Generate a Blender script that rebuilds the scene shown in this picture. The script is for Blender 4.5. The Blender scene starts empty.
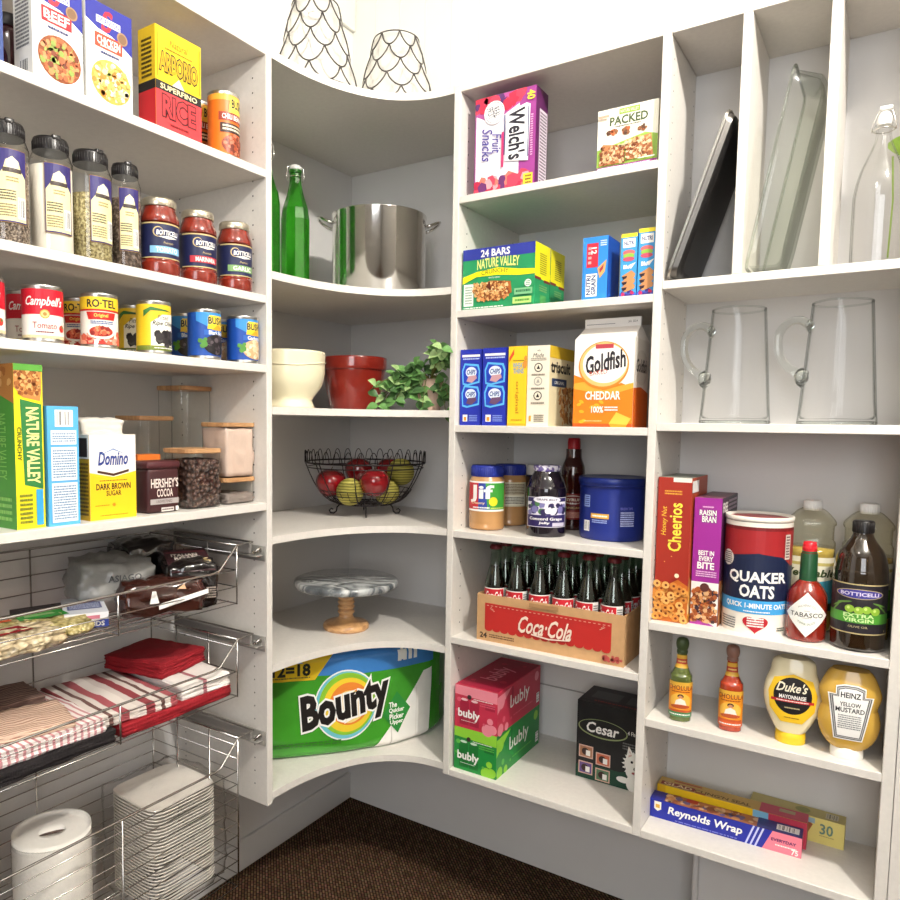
import bpy, bmesh, math, random
# pantry shelving in a room corner: camera, world, lamps, materials, helpers, plan; room; shelving; goods shelf by shelf
from mathutils import Vector, Matrix
from mathutils.geometry import tessellate_polygon
PI = math.pi
SC = bpy.context.scene
COL = SC.collection

# ------------------------------------------------------------------ camera
cam_d = bpy.data.cameras.new('camera'); cam = bpy.data.objects.new('camera', cam_d); COL.objects.link(cam)
_yaw, _pit, _rol = 0.58899, -0.07884, 0.01293
_f = Vector((-math.sin(_yaw)*math.cos(_pit), math.cos(_yaw)*math.cos(_pit), math.sin(_pit)))
_r = Vector((math.cos(_yaw), math.sin(_yaw), 0)); _u = _r.cross(_f)
_r2 = _r*math.cos(_rol) + _u*math.sin(_rol); _u2 = _u*math.cos(_rol) - _r*math.sin(_rol)
m = Matrix((( _r2.x, _u2.x, -_f.x, 1.64284), (_r2.y, _u2.y, -_f.y, -2.08833), (_r2.z, _u2.z, -_f.z, 1.41146), (0, 0, 0, 1)))
cam.matrix_world = m
cam_d.sensor_width = 36; cam_d.lens = 726.267/900*36
cam_d.shift_x = 0.04865; cam_d.shift_y = 0.0341
cam_d.clip_start = 0.02
SC.camera = cam
SC.cycles.transparent_max_bounces = 32
# ------------------------------------------------------------------ world, lamps, exposure
W = bpy.data.worlds.new('world'); SC.world = W; W.use_nodes = True
W.node_tree.nodes['Background'].inputs[0].default_value = (1.0, 0.965, 0.93, 1)
W.node_tree.nodes['Background'].inputs[1].default_value = 0.5
def lamp(name, kind, loc, energy, color, size=0.1, rot=None, size_y=None, spread=None):
    d = bpy.data.lights.new(name, kind); o = bpy.data.objects.new(name, d); COL.objects.link(o)
    o.location = loc; d.energy = energy; d.color = color
    if kind == 'AREA':
        d.size = size
        if size_y: d.shape = 'RECTANGLE'; d.size_y = size_y
        if spread: d.spread = spread
    else: d.shadow_soft_size = size
    if rot: o.rotation_euler = rot
    return o
lamp('ceiling_lamp', 'POINT', (2.3, -1.4, 3.0), 200, (1.0, 0.95, 0.88), 0.06)
lamp('front_fill', 'AREA', (2.3, -3.9, 2.0), 42, (0.93, 0.96, 1.0), 1.3, (math.radians(80), 0, math.radians(12)), 1.8)  # added front fill, stands in for a bright opening that is not modelled
lamp('upper_wall_fill', 'POINT', (1.1, -1.9, 2.9), 12, (1.0, 0.96, 0.9), 0.12)  # added fill that brightens the upper walls, not a fixture of the room
SC.view_settings.view_transform = 'Standard'; SC.view_settings.look = 'None'
SC.view_settings.exposure = 0.12; SC.view_settings.gamma = 1; SC.view_settings.use_curve_mapping = False

# ------------------------------------------------------------------ materials
def lin(h):
    h = h.lstrip('#'); out = []
    for i in (0, 2, 4):
        c = int(h[i:i+2], 16)/255; out.append(c/12.92 if c <= .04045 else ((c+.055)/1.055)**2.4)
    return tuple(out) + (1,)
MC = {}
def mat(name, col, rough=.45, metal=0, coat=0, var=0, vscale=30, bump=0, bscale=60, spec=.5, trans=0, ior=1.45, stretch=None, sub=0):
    """principled material, colour varied and surface bumped by procedural noise in object space"""
    if name in MC: return MC[name]
    m = bpy.data.materials.new(name); m.use_nodes = True; nt = m.node_tree; N = nt.nodes; L = nt.links
    b = N['Principled BSDF']; b.inputs['Base Color'].default_value = lin(col); b.inputs['Roughness'].default_value = rough
    b.inputs['Metallic'].default_value = metal; b.inputs['Coat Weight'].default_value = coat; b.inputs['Specular IOR Level'].default_value = spec
    b.inputs['Transmission Weight'].default_value = trans; b.inputs['IOR'].default_value = ior
    if var or bump:
        tc = N.new('ShaderNodeTexCoord'); src = tc.outputs['Object']
        if stretch:
            mp = N.new('ShaderNodeMapping'); mp.inputs['Scale'].default_value = stretch; L.new(src, mp.inputs[0]); src = mp.outputs[0]
    if var:
        n = N.new('ShaderNodeTexNoise'); n.inputs['Scale'].default_value = vscale; n.inputs['Detail'].default_value = 4; L.new(src, n.inputs['Vector'])
        r = N.new('ShaderNodeValToRGB'); c = lin(col)
        r.color_ramp.elements[0].position = .3; r.color_ramp.elements[1].position = .7
        r.color_ramp.elements[0].color = tuple(min(1, x*(1-var)) for x in c[:3]) + (1,)
        r.color_ramp.elements[1].color = tuple(min(1, x*(1+var)) for x in c[:3]) + (1,)
        L.new(n.outputs['Fac'], r.inputs[0]); L.new(r.outputs[0], b.inputs['Base Color'])
    if bump:
        n = N.new('ShaderNodeTexNoise'); n.inputs['Scale'].default_value = bscale; n.inputs['Detail'].default_value = 3; L.new(src, n.inputs['Vector'])
        bp = N.new('ShaderNodeBump'); bp.inputs['Strength'].default_value = bump; bp.inputs['Distance'].default_value = .01
        L.new(n.outputs['Fac'], bp.inputs['Height']); L.new(bp.outputs[0], b.inputs['Normal'])
    MC[name] = m; return m
def P(h, rough=.42):                                   # printed ink on card, paper or film
    return mat('print_' + h.lstrip('#'), h, rough)
def thin_glass(name, tint='#ffffff', edge='#8a908c', gloss=.06, rough=.02, ior=1.35):
    """clear thin-walled glass or film: tinted see-through, darker where seen edge-on, mirror reflection by Fresnel"""
    if name in MC: return MC[name]
    m = bpy.data.materials.new(name); m.use_nodes = True; nt = m.node_tree; N = nt.nodes; L = nt.links
    N.remove(N['Principled BSDF']); out = N['Material Output']
    t = N.new('ShaderNodeBsdfTransparent'); g = N.new('ShaderNodeBsdfGlossy'); g.inputs['Roughness'].default_value = rough
    geo = N.new('ShaderNodeNewGeometry'); dt = N.new('ShaderNodeVectorMath'); dt.operation = 'DOT_PRODUCT'; L.new(geo.outputs['Incoming'], dt.inputs[0]); L.new(geo.outputs['Normal'], dt.inputs[1])
    ab = N.new('ShaderNodeMath'); ab.operation = 'ABSOLUTE'; L.new(dt.outputs['Value'], ab.inputs[0]); fc = N.new('ShaderNodeMath'); fc.operation = 'SUBTRACT'; fc.inputs[0].default_value = 1; L.new(ab.outputs[0], fc.inputs[1])
    r = N.new('ShaderNodeValToRGB'); r.color_ramp.elements[0].color = lin(tint); r.color_ramp.elements[1].color = lin(edge)
    r.color_ramp.elements[0].position = .62; r.color_ramp.elements[1].position = 1.0
    L.new(fc.outputs[0], r.inputs[0]); L.new(r.outputs[0], t.inputs[0])
    pw = N.new('ShaderNodeMath'); pw.operation = 'POWER'; pw.inputs[1].default_value = 4.5; L.new(fc.outputs[0], pw.inputs[0])
    ad = N.new('ShaderNodeMath'); ad.operation = 'MULTIPLY_ADD'; ad.inputs[1].default_value = .6; ad.inputs[2].default_value = gloss; L.new(pw.outputs[0], ad.inputs[0])
    mx = N.new('ShaderNodeMixShader'); L.new(ad.outputs[0], mx.inputs[0]); L.new(t.outputs[0], mx.inputs[1]); L.new(g.outputs[0], mx.inputs[2])
    L.new(mx.outputs[0], out.inputs[0]); MC[name] = m; return m
def sheer(name, col, keep=.6):
    """loosely woven cloth: part diffuse and translucent, part open holes"""
    m = bpy.data.materials.new(name); m.use_nodes = True; nt = m.node_tree; N = nt.nodes; L = nt.links; N.remove(N['Principled BSDF'])
    d = N.new('ShaderNodeBsdfDiffuse'); d.inputs[0].default_value = lin(col); r = N.new('ShaderNodeBsdfTranslucent'); r.inputs[0].default_value = lin(col); t = N.new('ShaderNodeBsdfTransparent')
    a = N.new('ShaderNodeMixShader'); L.new(d.outputs[0], a.inputs[1]); L.new(r.outputs[0], a.inputs[2]); b = N.new('ShaderNodeMixShader'); b.inputs[0].default_value = keep; L.new(t.outputs[0], b.inputs[1]); L.new(a.outputs[0], b.inputs[2]); L.new(b.outputs[0], N['Material Output'].inputs[0]); return m
def ramp_mat(name, cols, kind='noise', scale=8, rough=.4, stretch=(1, 1, 1), rot=(0, 0, 0), distort=0, detail=4, bump=0, coat=0, interp='LINEAR', axis='X'):
    if name in MC: return MC[name]
    m = bpy.data.materials.new(name); m.use_nodes = True; nt = m.node_tree; N = nt.nodes; L = nt.links; b = N['Principled BSDF']
    b.inputs['Roughness'].default_value = rough; b.inputs['Coat Weight'].default_value = coat
    tc = N.new('ShaderNodeTexCoord'); mp = N.new('ShaderNodeMapping'); mp.inputs['Scale'].default_value = stretch; mp.inputs['Rotation'].default_value = rot
    L.new(tc.outputs['Object'], mp.inputs[0])
    if kind == 'noise':
        n = N.new('ShaderNodeTexNoise'); n.inputs['Scale'].default_value = scale; n.inputs['Detail'].default_value = detail; n.inputs['Distortion'].default_value = distort; o = n.outputs['Fac']
    elif kind == 'wave':
        n = N.new('ShaderNodeTexWave'); n.inputs['Scale'].default_value = scale; n.inputs['Distortion'].default_value = distort; n.bands_direction = axis; n.wave_profile = 'SAW'; o = n.outputs['Fac']
    else:
        n = N.new('ShaderNodeTexVoronoi'); n.inputs['Scale'].default_value = scale; o = n.outputs['Distance']
    L.new(mp.outputs[0], n.inputs['Vector'])
    r = N.new('ShaderNodeValToRGB'); r.color_ramp.interpolation = interp; els = r.color_ramp.elements
    while len(els) < len(cols): els.new(.5)
    for e, (p, c) in zip(els, cols): e.position = p; e.color = lin(c)
    L.new(o, r.inputs[0]); L.new(r.outputs[0], b.inputs['Base Color'])
    if bump:
        bp = N.new('ShaderNodeBump'); bp.inputs['Strength'].default_value = bump; bp.inputs['Distance'].default_value = .01
        L.new(o, bp.inputs['Height']); L.new(bp.outputs[0], b.inputs['Normal'])
    MC[name] = m; return m

LAM = mat('shelf_laminate', '#dcd7d0', .38, var=.03, vscale=90, bump=.02, bscale=250)
WALL = mat('wall_paint', '#dbd9d7', .6, var=.02, vscale=4, bump=.03, bscale=160)
UPW = mat('upper_wall_paint', '#dddcd5', .6, var=.02, vscale=4)
HOLE = P('#3a3632')
CHROME = mat('chrome_wire', '#c9c6c2', .22, 1, var=.05)
WHITE = mat('white_paper', '#f4f2ee', .5, var=.02)

# ------------------------------------------------------------------ mesh accumulator
class G:
    def __init__(s): s.v = []; s.f = []; s.mi = []; s.sm = []; s.mats = []
    def idx(s, m):
        if m not in s.mats: s.mats.append(m)
        return s.mats.index(m)
    def add(s, vs, fs, m, smooth=False):
        o = len(s.v); s.v.extend([tuple(v) for v in vs]); i = s.idx(m)
        for f in fs: s.f.append(tuple(o+k for k in f)); s.mi.append(i); s.sm.append(smooth)
    def box(s, x0, y0, z0, x1, y1, z1, m, **faces):
        vs = [(x0,y0,z0),(x1,y0,z0),(x1,y1,z0),(x0,y1,z0),(x0,y0,z1),(x1,y0,z1),(x1,y1,z1),(x0,y1,z1)]
        for k, f in (('bottom',(0,3,2,1)),('top',(4,5,6,7)),('front',(0,1,5,4)),('right',(1,2,6,5)),('back',(2,3,7,6)),('left',(3,0,4,7))):
            s.add([vs[i] for i in f], [(0,1,2,3)], faces.get(k, m))
    def bevbox(s, x0, y0, z0, x1, y1, z1, m, r=.003, seg=2, smooth=True):
        bm = bmesh.new(); bmesh.ops.create_cube(bm, size=1)
        for v in bm.verts: v.co = ((x0+x1)/2+v.co.x*(x1-x0), (y0+y1)/2+v.co.y*(y1-y0), (z0+z1)/2+v.co.z*(z1-z0))
        bmesh.ops.bevel(bm, geom=bm.edges[:], offset=r, segments=seg, affect='EDGES', profile=.5)
        s.frombm(bm, m, smooth)
    def frombm(s, bm, m, smooth=False):
        bm.verts.index_update(); s.add([v.co[:] for v in bm.verts], [[v.index for v in f.verts] for f in bm.faces], m, smooth); bm.free()
    def lathe(s, prof, m, n=32, c=(0,0,0), sx=1, sy=1, smooth=True, power=2, capb=True, capt=True, close=False):
        """profile [(r,z)], spun round z; power>2 squares it off"""
        vs = []
        for r, z in prof:
            for k in range(n):
                a = 2*PI*k/n; ca, sa = math.cos(a), math.sin(a)
                if power != 2:
                    q = (abs(ca)**power+abs(sa)**power)**(-1/power); ca *= q; sa *= q
                vs.append((c[0]+r*ca*sx, c[1]+r*sa*sy, c[2]+z))
        fs = []
        for j in range(len(prof)-1):
            for k in range(n):
                k2 = (k+1) % n; fs.append((j*n+k, j*n+k2, (j+1)*n+k2, (j+1)*n+k))
        s.add(vs, fs, m, smooth)
        if capb and prof[0][0] > 1e-5: s.add(vs[:n], [tuple(range(n-1,-1,-1))], m)
        if capt and prof[-1][0] > 1e-5: s.add(vs[-n:], [tuple(range(n))], m)
    def tube(s, pts, r, m, n=6, closed=False, smooth=True):
        pts = [Vector(p) for p in pts]; k = len(pts); vs = []; fs = []; up = None
        for i, p in enumerate(pts):
            a = pts[(i-1) % k] if (closed or i > 0) else p; b = pts[(i+1) % k] if (closed or i < k-1) else p
            t = (b-a).normalized()
            if up is None:
                up = Vector((0,0,1)) if abs(t.z) < .9 else Vector((1,0,0))
            u = (up - t*up.dot(t))
            if u.length < 1e-6: u = t.orthogonal()
            u.normalize(); w = t.cross(u); up = u
            rr = r[i] if isinstance(r, (list, tuple)) else r
            for j in range(n):
                an = 2*PI*j/n; q = p + (u*math.cos(an)+w*math.sin(an))*rr; vs.append(q[:])
        for i in range(k if closed else k-1):
            i2 = (i+1) % k
            for j in range(n):
                j2 = (j+1) % n; fs.append((i*n+j, i*n+j2, i2*n+j2, i2*n+j))
        if not closed:
            fs.append(tuple(range(n-1,-1,-1))); fs.append(tuple((k-1)*n+j for j in range(n)))
        s.add(vs, fs, m, smooth)
    def prism(s, poly, z0, z1, m, axis='z', side=None):
        n = len(poly)
        def cv(p, z): return (p[0], p[1], z) if axis == 'z' else ((p[0], z, p[1]) if axis == 'y' else (z, p[0], p[1]))
        vs = [cv(p, z0) for p in poly] + [cv(p, z1) for p in poly]
        tris = tessellate_polygon([[Vector((p[0], p[1], 0)) for p in poly]])
        s.add(vs, [tuple(t) for t in tris] + [tuple(n+i for i in t[::-1]) for t in tris], m)
        s.add(vs, [(i, (i+1) % n, n+(i+1) % n, n+i) for i in range(n)], side or m)
    def xf(s, mtx):
        s.v = [tuple(mtx @ Vector(v)) for v in s.v]; return s
    def mesh(s, name):
        me = bpy.data.meshes.new(name); me.from_pydata(s.v, [], s.f)
        for mt in s.mats: me.materials.append(mt)
        me.polygons.foreach_set('material_index', s.mi); me.polygons.foreach_set('use_smooth', s.sm); me.update()
        return me
def tag(o, label=None, cat=None, group=None, kind=None):
    if label: o['label'] = label
    if cat: o['category'] = cat
    if group: o['group'] = group
    if kind: o['kind'] = kind
    return o
def part(name, g, parent, label=None, weld=True):
    o = bpy.data.objects.new(name, g.mesh(name)); COL.objects.link(o); o.parent = parent
    if label: o['label'] = label
    return o
def thing(name, label, cat, loc=(0,0,0), rz=0, group=None, g=None):
    o = bpy.data.objects.new(name, g.mesh(name) if g else None); COL.objects.link(o)
    o.location = loc; o.rotation_euler = (0, 0, math.radians(rz)); return tag(o, label, cat, group)
def struct(name, g, loc=(0,0,0)):
    o = bpy.data.objects.new(name, g.mesh(name)); COL.objects.link(o); o.location = loc; o['kind'] = 'structure'; return o
def dup(root, loc, rz, label=None, group=None):
    r = root.copy(); COL.objects.link(r); r.location = loc; r.rotation_euler = (0, 0, math.radians(rz))
    if label: r['label'] = label
    if group: r['group'] = group
    for ch in list(root.children):
        c = ch.copy(); COL.objects.link(c); c.parent = r
        for g in list(ch.children):
            d = g.copy(); COL.objects.link(d); d.parent = c
    return r

# ------------------------------------------------------------------ print: shapes laid on a face or round a body
TC = {}
def glyphs(t, bold, shear, res=2):
    k = (t, bold, shear, res)
    if k in TC: return TC[k]
    def mk(b):
        cu = bpy.data.curves.new('t', 'FONT'); cu.body = t; cu.offset = b; cu.shear = shear; cu.resolution_u = res; cu.fill_mode = 'FRONT'
        ob = bpy.data.objects.new('t', cu); COL.objects.link(ob); bpy.context.view_layer.update()
        dg = bpy.context.evaluated_depsgraph_get(); me = bpy.data.meshes.new_from_object(ob.evaluated_get(dg))
        me.calc_loop_triangles()
        vs = [(v.co.x, v.co.y) for v in me.vertices]; fs = [tuple(x.vertices) for x in me.loop_triangles]
        bpy.data.objects.remove(ob); bpy.data.curves.remove(cu); bpy.data.meshes.remove(me); return vs, fs
    v0, f0 = mk(0.0)
    xs = [a for a, b in v0]; ys = [b for a, b in v0]; x0, x1, y0, y1 = min(xs), max(xs), min(ys), max(ys)
    v1, f1 = (v0, f0) if bold == 0 else mk(bold)
    TC[k] = ([((a-x0)/(x1-x0)-.5, (b-y0)/(y1-y0)-.5) for a, b in v1], f1); return TC[k]
def clip(tri, ax, lo, hi):
    for sgn, lim in ((1, lo), (-1, -hi)):
        out = []
        for i in range(len(tri)):
            a, b = tri[i], tri[(i+1) % len(tri)]; da, db = sgn*a[ax]-lim, sgn*b[ax]-lim
            if da >= 0: out.append(a)
            if (da > 0 and db < 0) or (da < 0 and db > 0):
                t = da/(da-db); out.append((a[0]+(b[0]-a[0])*t, a[1]+(b[1]-a[1])*t))
        tri = out
        if len(tri) < 3: return []
    return tri
class Pr:
    """print surface: fractions of width and height -> points through fn(x, y, lift)"""
    def __init__(s, g, fn, Wd, Hd, cx=None, cy=None, h0=.0004, dh=.00007):
        s.g = g; s.fn = fn; s.W = Wd; s.H = Hd; s.cx = cx; s.cy = cy; s.h = h0; s.dh = dh; s.rnd = random.Random(7)
    def tris(s, vs, fs, mt):
        h = s.h; s.h += s.dh; V = []; F = []
        for f in fs:
            polys = [[vs[i] for i in f]]
            for ax, st in ((0, s.cx), (1, s.cy)):
                if not st: continue
                nw = []
                for p in polys:
                    lo = min(q[ax] for q in p); hi = max(q[ax] for q in p); k0 = math.floor(lo/st); k1 = math.ceil(hi/st)
                    if k1-k0 <= 1: nw.append(p); continue
                    for k in range(k0, k1):
                        c = clip(p, ax, k*st, (k+1)*st)
                        if c: nw.append(c)
                polys = nw
            for p in polys:
                o = len(V); V.extend(s.fn(q[0], q[1], h) for q in p); F.append(tuple(range(o, o+len(p))))
        s.g.add(V, F, mt)
    def poly(s, pts, mt):
        p = [(x*s.W, y*s.H) for x, y in pts]
        s.tris(p, [tuple(t) for t in tessellate_polygon([[Vector((a, b, 0)) for a, b in p]])], mt)
    def rect(s, x0, y0, x1, y1, mt): s.poly([(x0,y0),(x1,y0),(x1,y1),(x0,y1)], mt)
    def ell(s, cx, cy, rx, ry, mt, n=24, rot=0):
        """rx fraction of width; ry fraction of height"""
        c, q = math.cos(rot), math.sin(rot); pts = []
        for k in range(n):
            a = 2*PI*k/n; X = rx*s.W*math.cos(a); Y = ry*s.H*math.sin(a); pts.append((cx+(X*c-Y*q)/s.W, cy+(X*q+Y*c)/s.H))
        s.poly(pts, mt)
    def disc(s, cx, cy, r, mt, n=20): s.ell(cx, cy, r, r*s.W/s.H, mt, n)
    def text(s, t, cx, cy, w, h, mt, rot=0, bold=0, shear=0, out=None, arc=0, res=2):
        """w,h: length and height of the line as fractions of the face's width and height (swapped sides when turned)"""
        r = math.radians(rot); ca, sa = math.cos(r), math.sin(r); tl = abs(rot) > 45
        Wt, Ht = (w*s.H, h*s.W) if tl else (w*s.W, h*s.H)
        for mm, b in (((out[0], bold+out[1]),) if out else ()) + ((mt, bold),):
            vs, fs = glyphs(t, b, shear, res)
            s.tris([(cx*s.W + (x*Wt)*ca-(y*Ht+arc*Ht*(1-4*x*x))*sa, cy*s.H + (x*Wt)*sa+(y*Ht+arc*Ht*(1-4*x*x))*ca) for x, y in vs], fs, mm)
    def fine(s, x0, y0, x1, y1, rows, mt, fill=.55):
        """rows of tiny illegible type"""
        hh = (y1-y0)/rows; vs = []; fs = []
        for k in range(rows):
            x = x0; yb = y1-hh*(k+1)+hh*(1-fill)/2
            while x < x1-.004:
                w = min(s.rnd.uniform(.02, .09)*(x1-x0)/.8, x1-x); o = len(vs)
                vs += [(x*s.W, yb*s.H), ((x+w)*s.W, yb*s.H), ((x+w)*s.W, (yb+hh*fill)*s.H), (x*s.W, (yb+hh*fill)*s.H)]; fs.append((o,o+1,o+2,o+3)); x += w+.012*(x1-x0)/.8
        s.tris(vs, fs, mt)
    def bars(s, x0, y0, x1, y1, n=22, bg=None, horiz=False):
        s.rect(x0, y0, x1, y1, bg or P('#f5f3ef'))
        pad = .1; X0, X1, Y0, Y1 = x0+(x1-x0)*pad, x1-(x1-x0)*pad, y0+(y1-y0)*pad, y1-(y1-y0)*pad; vs = []; fs = []
        for k in range(n):
            if s.rnd.random() < .3: continue
            a = k/n; b = a + s.rnd.choice((.3, .6, .8))/n; o = len(vs)
            q = [(X0+(X1-X0)*a, Y0), (X0+(X1-X0)*b, Y0), (X0+(X1-X0)*b, Y1), (X0+(X1-X0)*a, Y1)] if not horiz else [(X0, Y0+(Y1-Y0)*a), (X1, Y0+(Y1-Y0)*a), (X1, Y0+(Y1-Y0)*b), (X0, Y0+(Y1-Y0)*b)]
            vs += [(c*s.W, d*s.H) for c, d in q]; fs.append((o,o+1,o+2,o+3))
        s.tris(vs, fs, P('#26242a'))
    def scat(s, cx, cy, rx, ry, n, size, mts, seed=1, box=False, asp=1.0):
        """pieces of food, leaves, bubbles: small rounded shapes inside an ellipse (or box) ; size in metres"""
        rd = random.Random(seed); buckets = {}
        for i in range(n):
            while True:
                a, b = rd.uniform(-1, 1), rd.uniform(-1, 1)
                if box or a*a+b*b < 1: break
            X, Y = (cx+a*rx)*s.W, (cy+b*ry)*s.H; r = size*rd.uniform(.6, 1.25); an = rd.uniform(0, PI); k = rd.randint(5, 8)
            pts = []
            for j in range(k):
                t = 2*PI*j/k; px, py = r*math.cos(t)*rd.uniform(.8, 1.15), r*asp*math.sin(t)*rd.uniform(.8, 1.15)
                pts.append((X+px*math.cos(an)-py*math.sin(an), Y+px*math.sin(an)+py*math.cos(an)))
            pts = clip(clip(pts, 0, 0, s.W), 1, 0, s.H)
            if not pts: continue
            buckets.setdefault(i*5//n, []).append((rd.choice(mts), pts))
        for b in buckets.values():
            for mt in set(q[0] for q in b):
                vs = []; fs = []
                for mm, pts in b:
                    if mm is mt: o = len(vs); vs += pts; fs.append(tuple(range(o, o+len(pts))))
                s.tris(vs, fs, mt)
    def star(s, cx, cy, r0, r1, n, mt):
        s.poly([(cx+(r0 if k % 2 else r1)*math.cos(PI*k/n), cy+(r0 if k % 2 else r1)*math.sin(PI*k/n)*s.W/s.H) for k in range(2*n)], mt)
def faces(g, w, d, h):
    """print surfaces of a carton standing on its base with its front towards -y"""
    return dict(front=Pr(g, lambda x, y, k: (-w/2+x, -d/2-k, y), w, h), right=Pr(g, lambda x, y, k: (w/2+k, -d/2+x, y), d, h),
                left=Pr(g, lambda x, y, k: (-w/2-k, d/2-x, y), d, h), top=Pr(g, lambda x, y, k: (-w/2+x, -d/2+y, h+k), w, d))
def around(g, R, z0, z1, a=1.3, sx=1, sy=1, rfn=None, step=.14, power=2):
    """print surface round a body of revolution: a = half angle covered, centred on -y"""
    Wd = 2*a*R; H = z1-z0
    def fn(x, y, k):
        t = (x-Wd/2)/R; r = (rfn(z0+y) if rfn else R)+k
        if power != 2: r *= (abs(math.cos(t))**power+abs(math.sin(t))**power)**(-1/power)
        return (r*math.sin(t)*sx, -r*math.cos(t)*sy, z0+y)
    return Pr(g, fn, Wd, H, cx=R*step, cy=(H/12 if rfn else None))
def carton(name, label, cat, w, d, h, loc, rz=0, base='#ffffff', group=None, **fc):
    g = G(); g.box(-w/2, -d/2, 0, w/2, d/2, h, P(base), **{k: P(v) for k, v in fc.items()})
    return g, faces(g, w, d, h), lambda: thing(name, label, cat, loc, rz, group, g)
def prof_r(prof):
    def f(z):
        for (r0, z0), (r1, z1) in zip(prof, prof[1:]):
            if z0 <= z <= z1 and z1 > z0: return r0+(r1-r0)*(z-z0)/(z1-z0)
        return prof[0][0] if z < prof[0][1] else prof[-1][0]
    return f
def smooth_prof(pts, n=5):
    """Catmull-Rom through profile points"""
    out = []
    for i in range(len(pts)-1):
        p0, p1, p2, p3 = pts[max(i-1, 0)], pts[i], pts[i+1], pts[min(i+2, len(pts)-1)]
        for k in range(n):
            t = k/n; out.append(tuple(.5*((2*p1[j])+(-p0[j]+p2[j])*t+(2*p0[j]-5*p1[j]+4*p2[j]-p3[j])*t*t+(-p0[j]+3*p1[j]-3*p2[j]+p3[j])*t**3) for j in (0, 1)))
    out.append(pts[-1]); return [(max(r, 0), z) for r, z in out]

# ------------------------------------------------------------------ plan of the place (metres, floor z = 0, room corner at the origin)
D, D2, Wx, Wy, X3, X4, YB, T = .36, .3757, .6355, .7699, 1.1695, 1.6611, -.1351, .019
zT, A, B, C, DD = 2.2967, 2.0132, 1.7169, 1.5496, 1.2101
K1, K2, K3, K4, K5 = 1.7784, 1.4483, 1.1230, .7919, .4566
R1, R2, R3, R4, R5, R6 = 2.0115, 1.7139, 1.4084, 1.1206, .8238, .4437
S1, S2, S3, S4, S5 = 1.7404, 1.4200, .9541, .7198, .4434
PB = .425
YL = -1.615                                            # inner face of the left unit's far panel
# ------------------------------------------------------------------ room shell
CARPET = bpy.data.materials.new('woven_carpet'); CARPET.use_nodes = True
def _carpet(nt):
    N, L = nt.nodes, nt.links; b = N['Principled BSDF']; b.inputs['Roughness'].default_value = .95; b.inputs['Specular IOR Level'].default_value = .1
    tc = N.new('ShaderNodeTexCoord'); mp = N.new('ShaderNodeMapping'); mp.inputs['Rotation'].default_value = (0, 0, math.radians(45)); L.new(tc.outputs['Object'], mp.inputs[0])
    br = N.new('ShaderNodeTexBrick'); br.inputs['Scale'].default_value = 34; br.inputs['Brick Width'].default_value = .6; br.inputs['Row Height'].default_value = .3; br.inputs['Mortar Size'].default_value = .07; br.inputs['Mortar Smooth'].default_value = .6
    br.inputs['Color1'].default_value = lin('#6e5540'); br.inputs['Color2'].default_value = lin('#4c3828'); br.inputs['Mortar'].default_value = lin('#1c120b'); L.new(mp.outputs[0], br.inputs['Vector'])
    n = N.new('ShaderNodeTexNoise'); n.inputs['Scale'].default_value = 130; L.new(tc.outputs['Object'], n.inputs['Vector'])
    mx = N.new('ShaderNodeMix'); mx.data_type = 'RGBA'; mx.blend_type = 'OVERLAY'; mx.inputs[0].default_value = .7; L.new(br.outputs['Color'], mx.inputs[6]); L.new(n.outputs['Color'], mx.inputs[7]); L.new(mx.outputs[2], b.inputs['Base Color'])
    bp = N.new('ShaderNodeBump'); bp.inputs['Strength'].default_value = .8; bp.inputs['Distance'].default_value = .01; bp.invert = True; L.new(br.outputs['Fac'], bp.inputs['Height']); L.new(bp.outputs[0], b.inputs['Normal'])
_carpet(CARPET.node_tree)
g = G(); g.box(-.1, -4.2, -.1, 3.6, .1, 0, CARPET)
struct('floor', g)
g = G(); g.box(-.12, -4.2, 0, 0, .12, zT+.02, WALL); g.box(-.12, -4.2, zT+.02, 0, .12, 3.2, UPW); struct('wall_left', g)
g = G(); g.box(0, 0, 0, 3.6, .12, zT+.02, WALL); g.box(0, 0, zT+.02, 3.6, .12, 3.2, UPW)
for k in range(1, 36): g.box(.1*k-.0015, -.0012, zT+.02, .1*k+.0015, 0, 3.2, P('#d9d8cf'))
struct('wall_back', g)
g = G(); g.box(X3+.105, YB, 0, 3.6, 0, zT-.0005, WALL); struct('wall_recess', g)
g = G(); g.box(X3+T, YB, PB+.018, X3+.105, 0, zT-.0005, WALL); struct('trim_1', g)
g = G(); g.box(1.70, -.362, 0, 3.6, YB, 3.2, WALL); struct('wall_right', g)
g = G(); g.box(-.12, -4.3, 3.2, 3.7, .12, 3.3, UPW); struct('ceiling', g)
g = G(); g.box(-.12, -4.3, 0, 3.7, -4.2, 3.2, mat('hall_paint', '#8c877f', .7, var=.03)); struct('wall_front', g)
g = G(); g.box(3.6, -4.2, 0, 3.7, .12, 3.2, MC['hall_paint']); struct('wall_far_right', g)
g = G(); g.bevbox(0, -4.2, 0, .014, 0, .098, WALL, .004); struct('baseboard_left', g)
g = G(); g.bevbox(0.001, -.2, 2.765, .014, -.001, 3.15, UPW, .004); struct('trim_2', g)
g = G(); g.box(Wx+T, -.004, .602, X3, 0, .605, P('#9f9c98')); struct('trim_3', g)
g = G(); g.bevbox(X3+.098, YB-.02, 0, X3+.112, 0, PB-.02, WALL, .004); struct('trim_4', g)
g = G(); g.box(1.684, -.378, 0, 1.702, -.1351, 2.5, LAM); struct('trim_5', g)
t = thing('door_hinge', 'small black hinge on the white trim at the right edge', 'hinge', (1.702, -.381, .76))
g = G(); g.bevbox(-.008, -.003, -.02, .012, .0, .02, P('#26211d'), .001); part('hinge_leaf', g, t)
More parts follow.
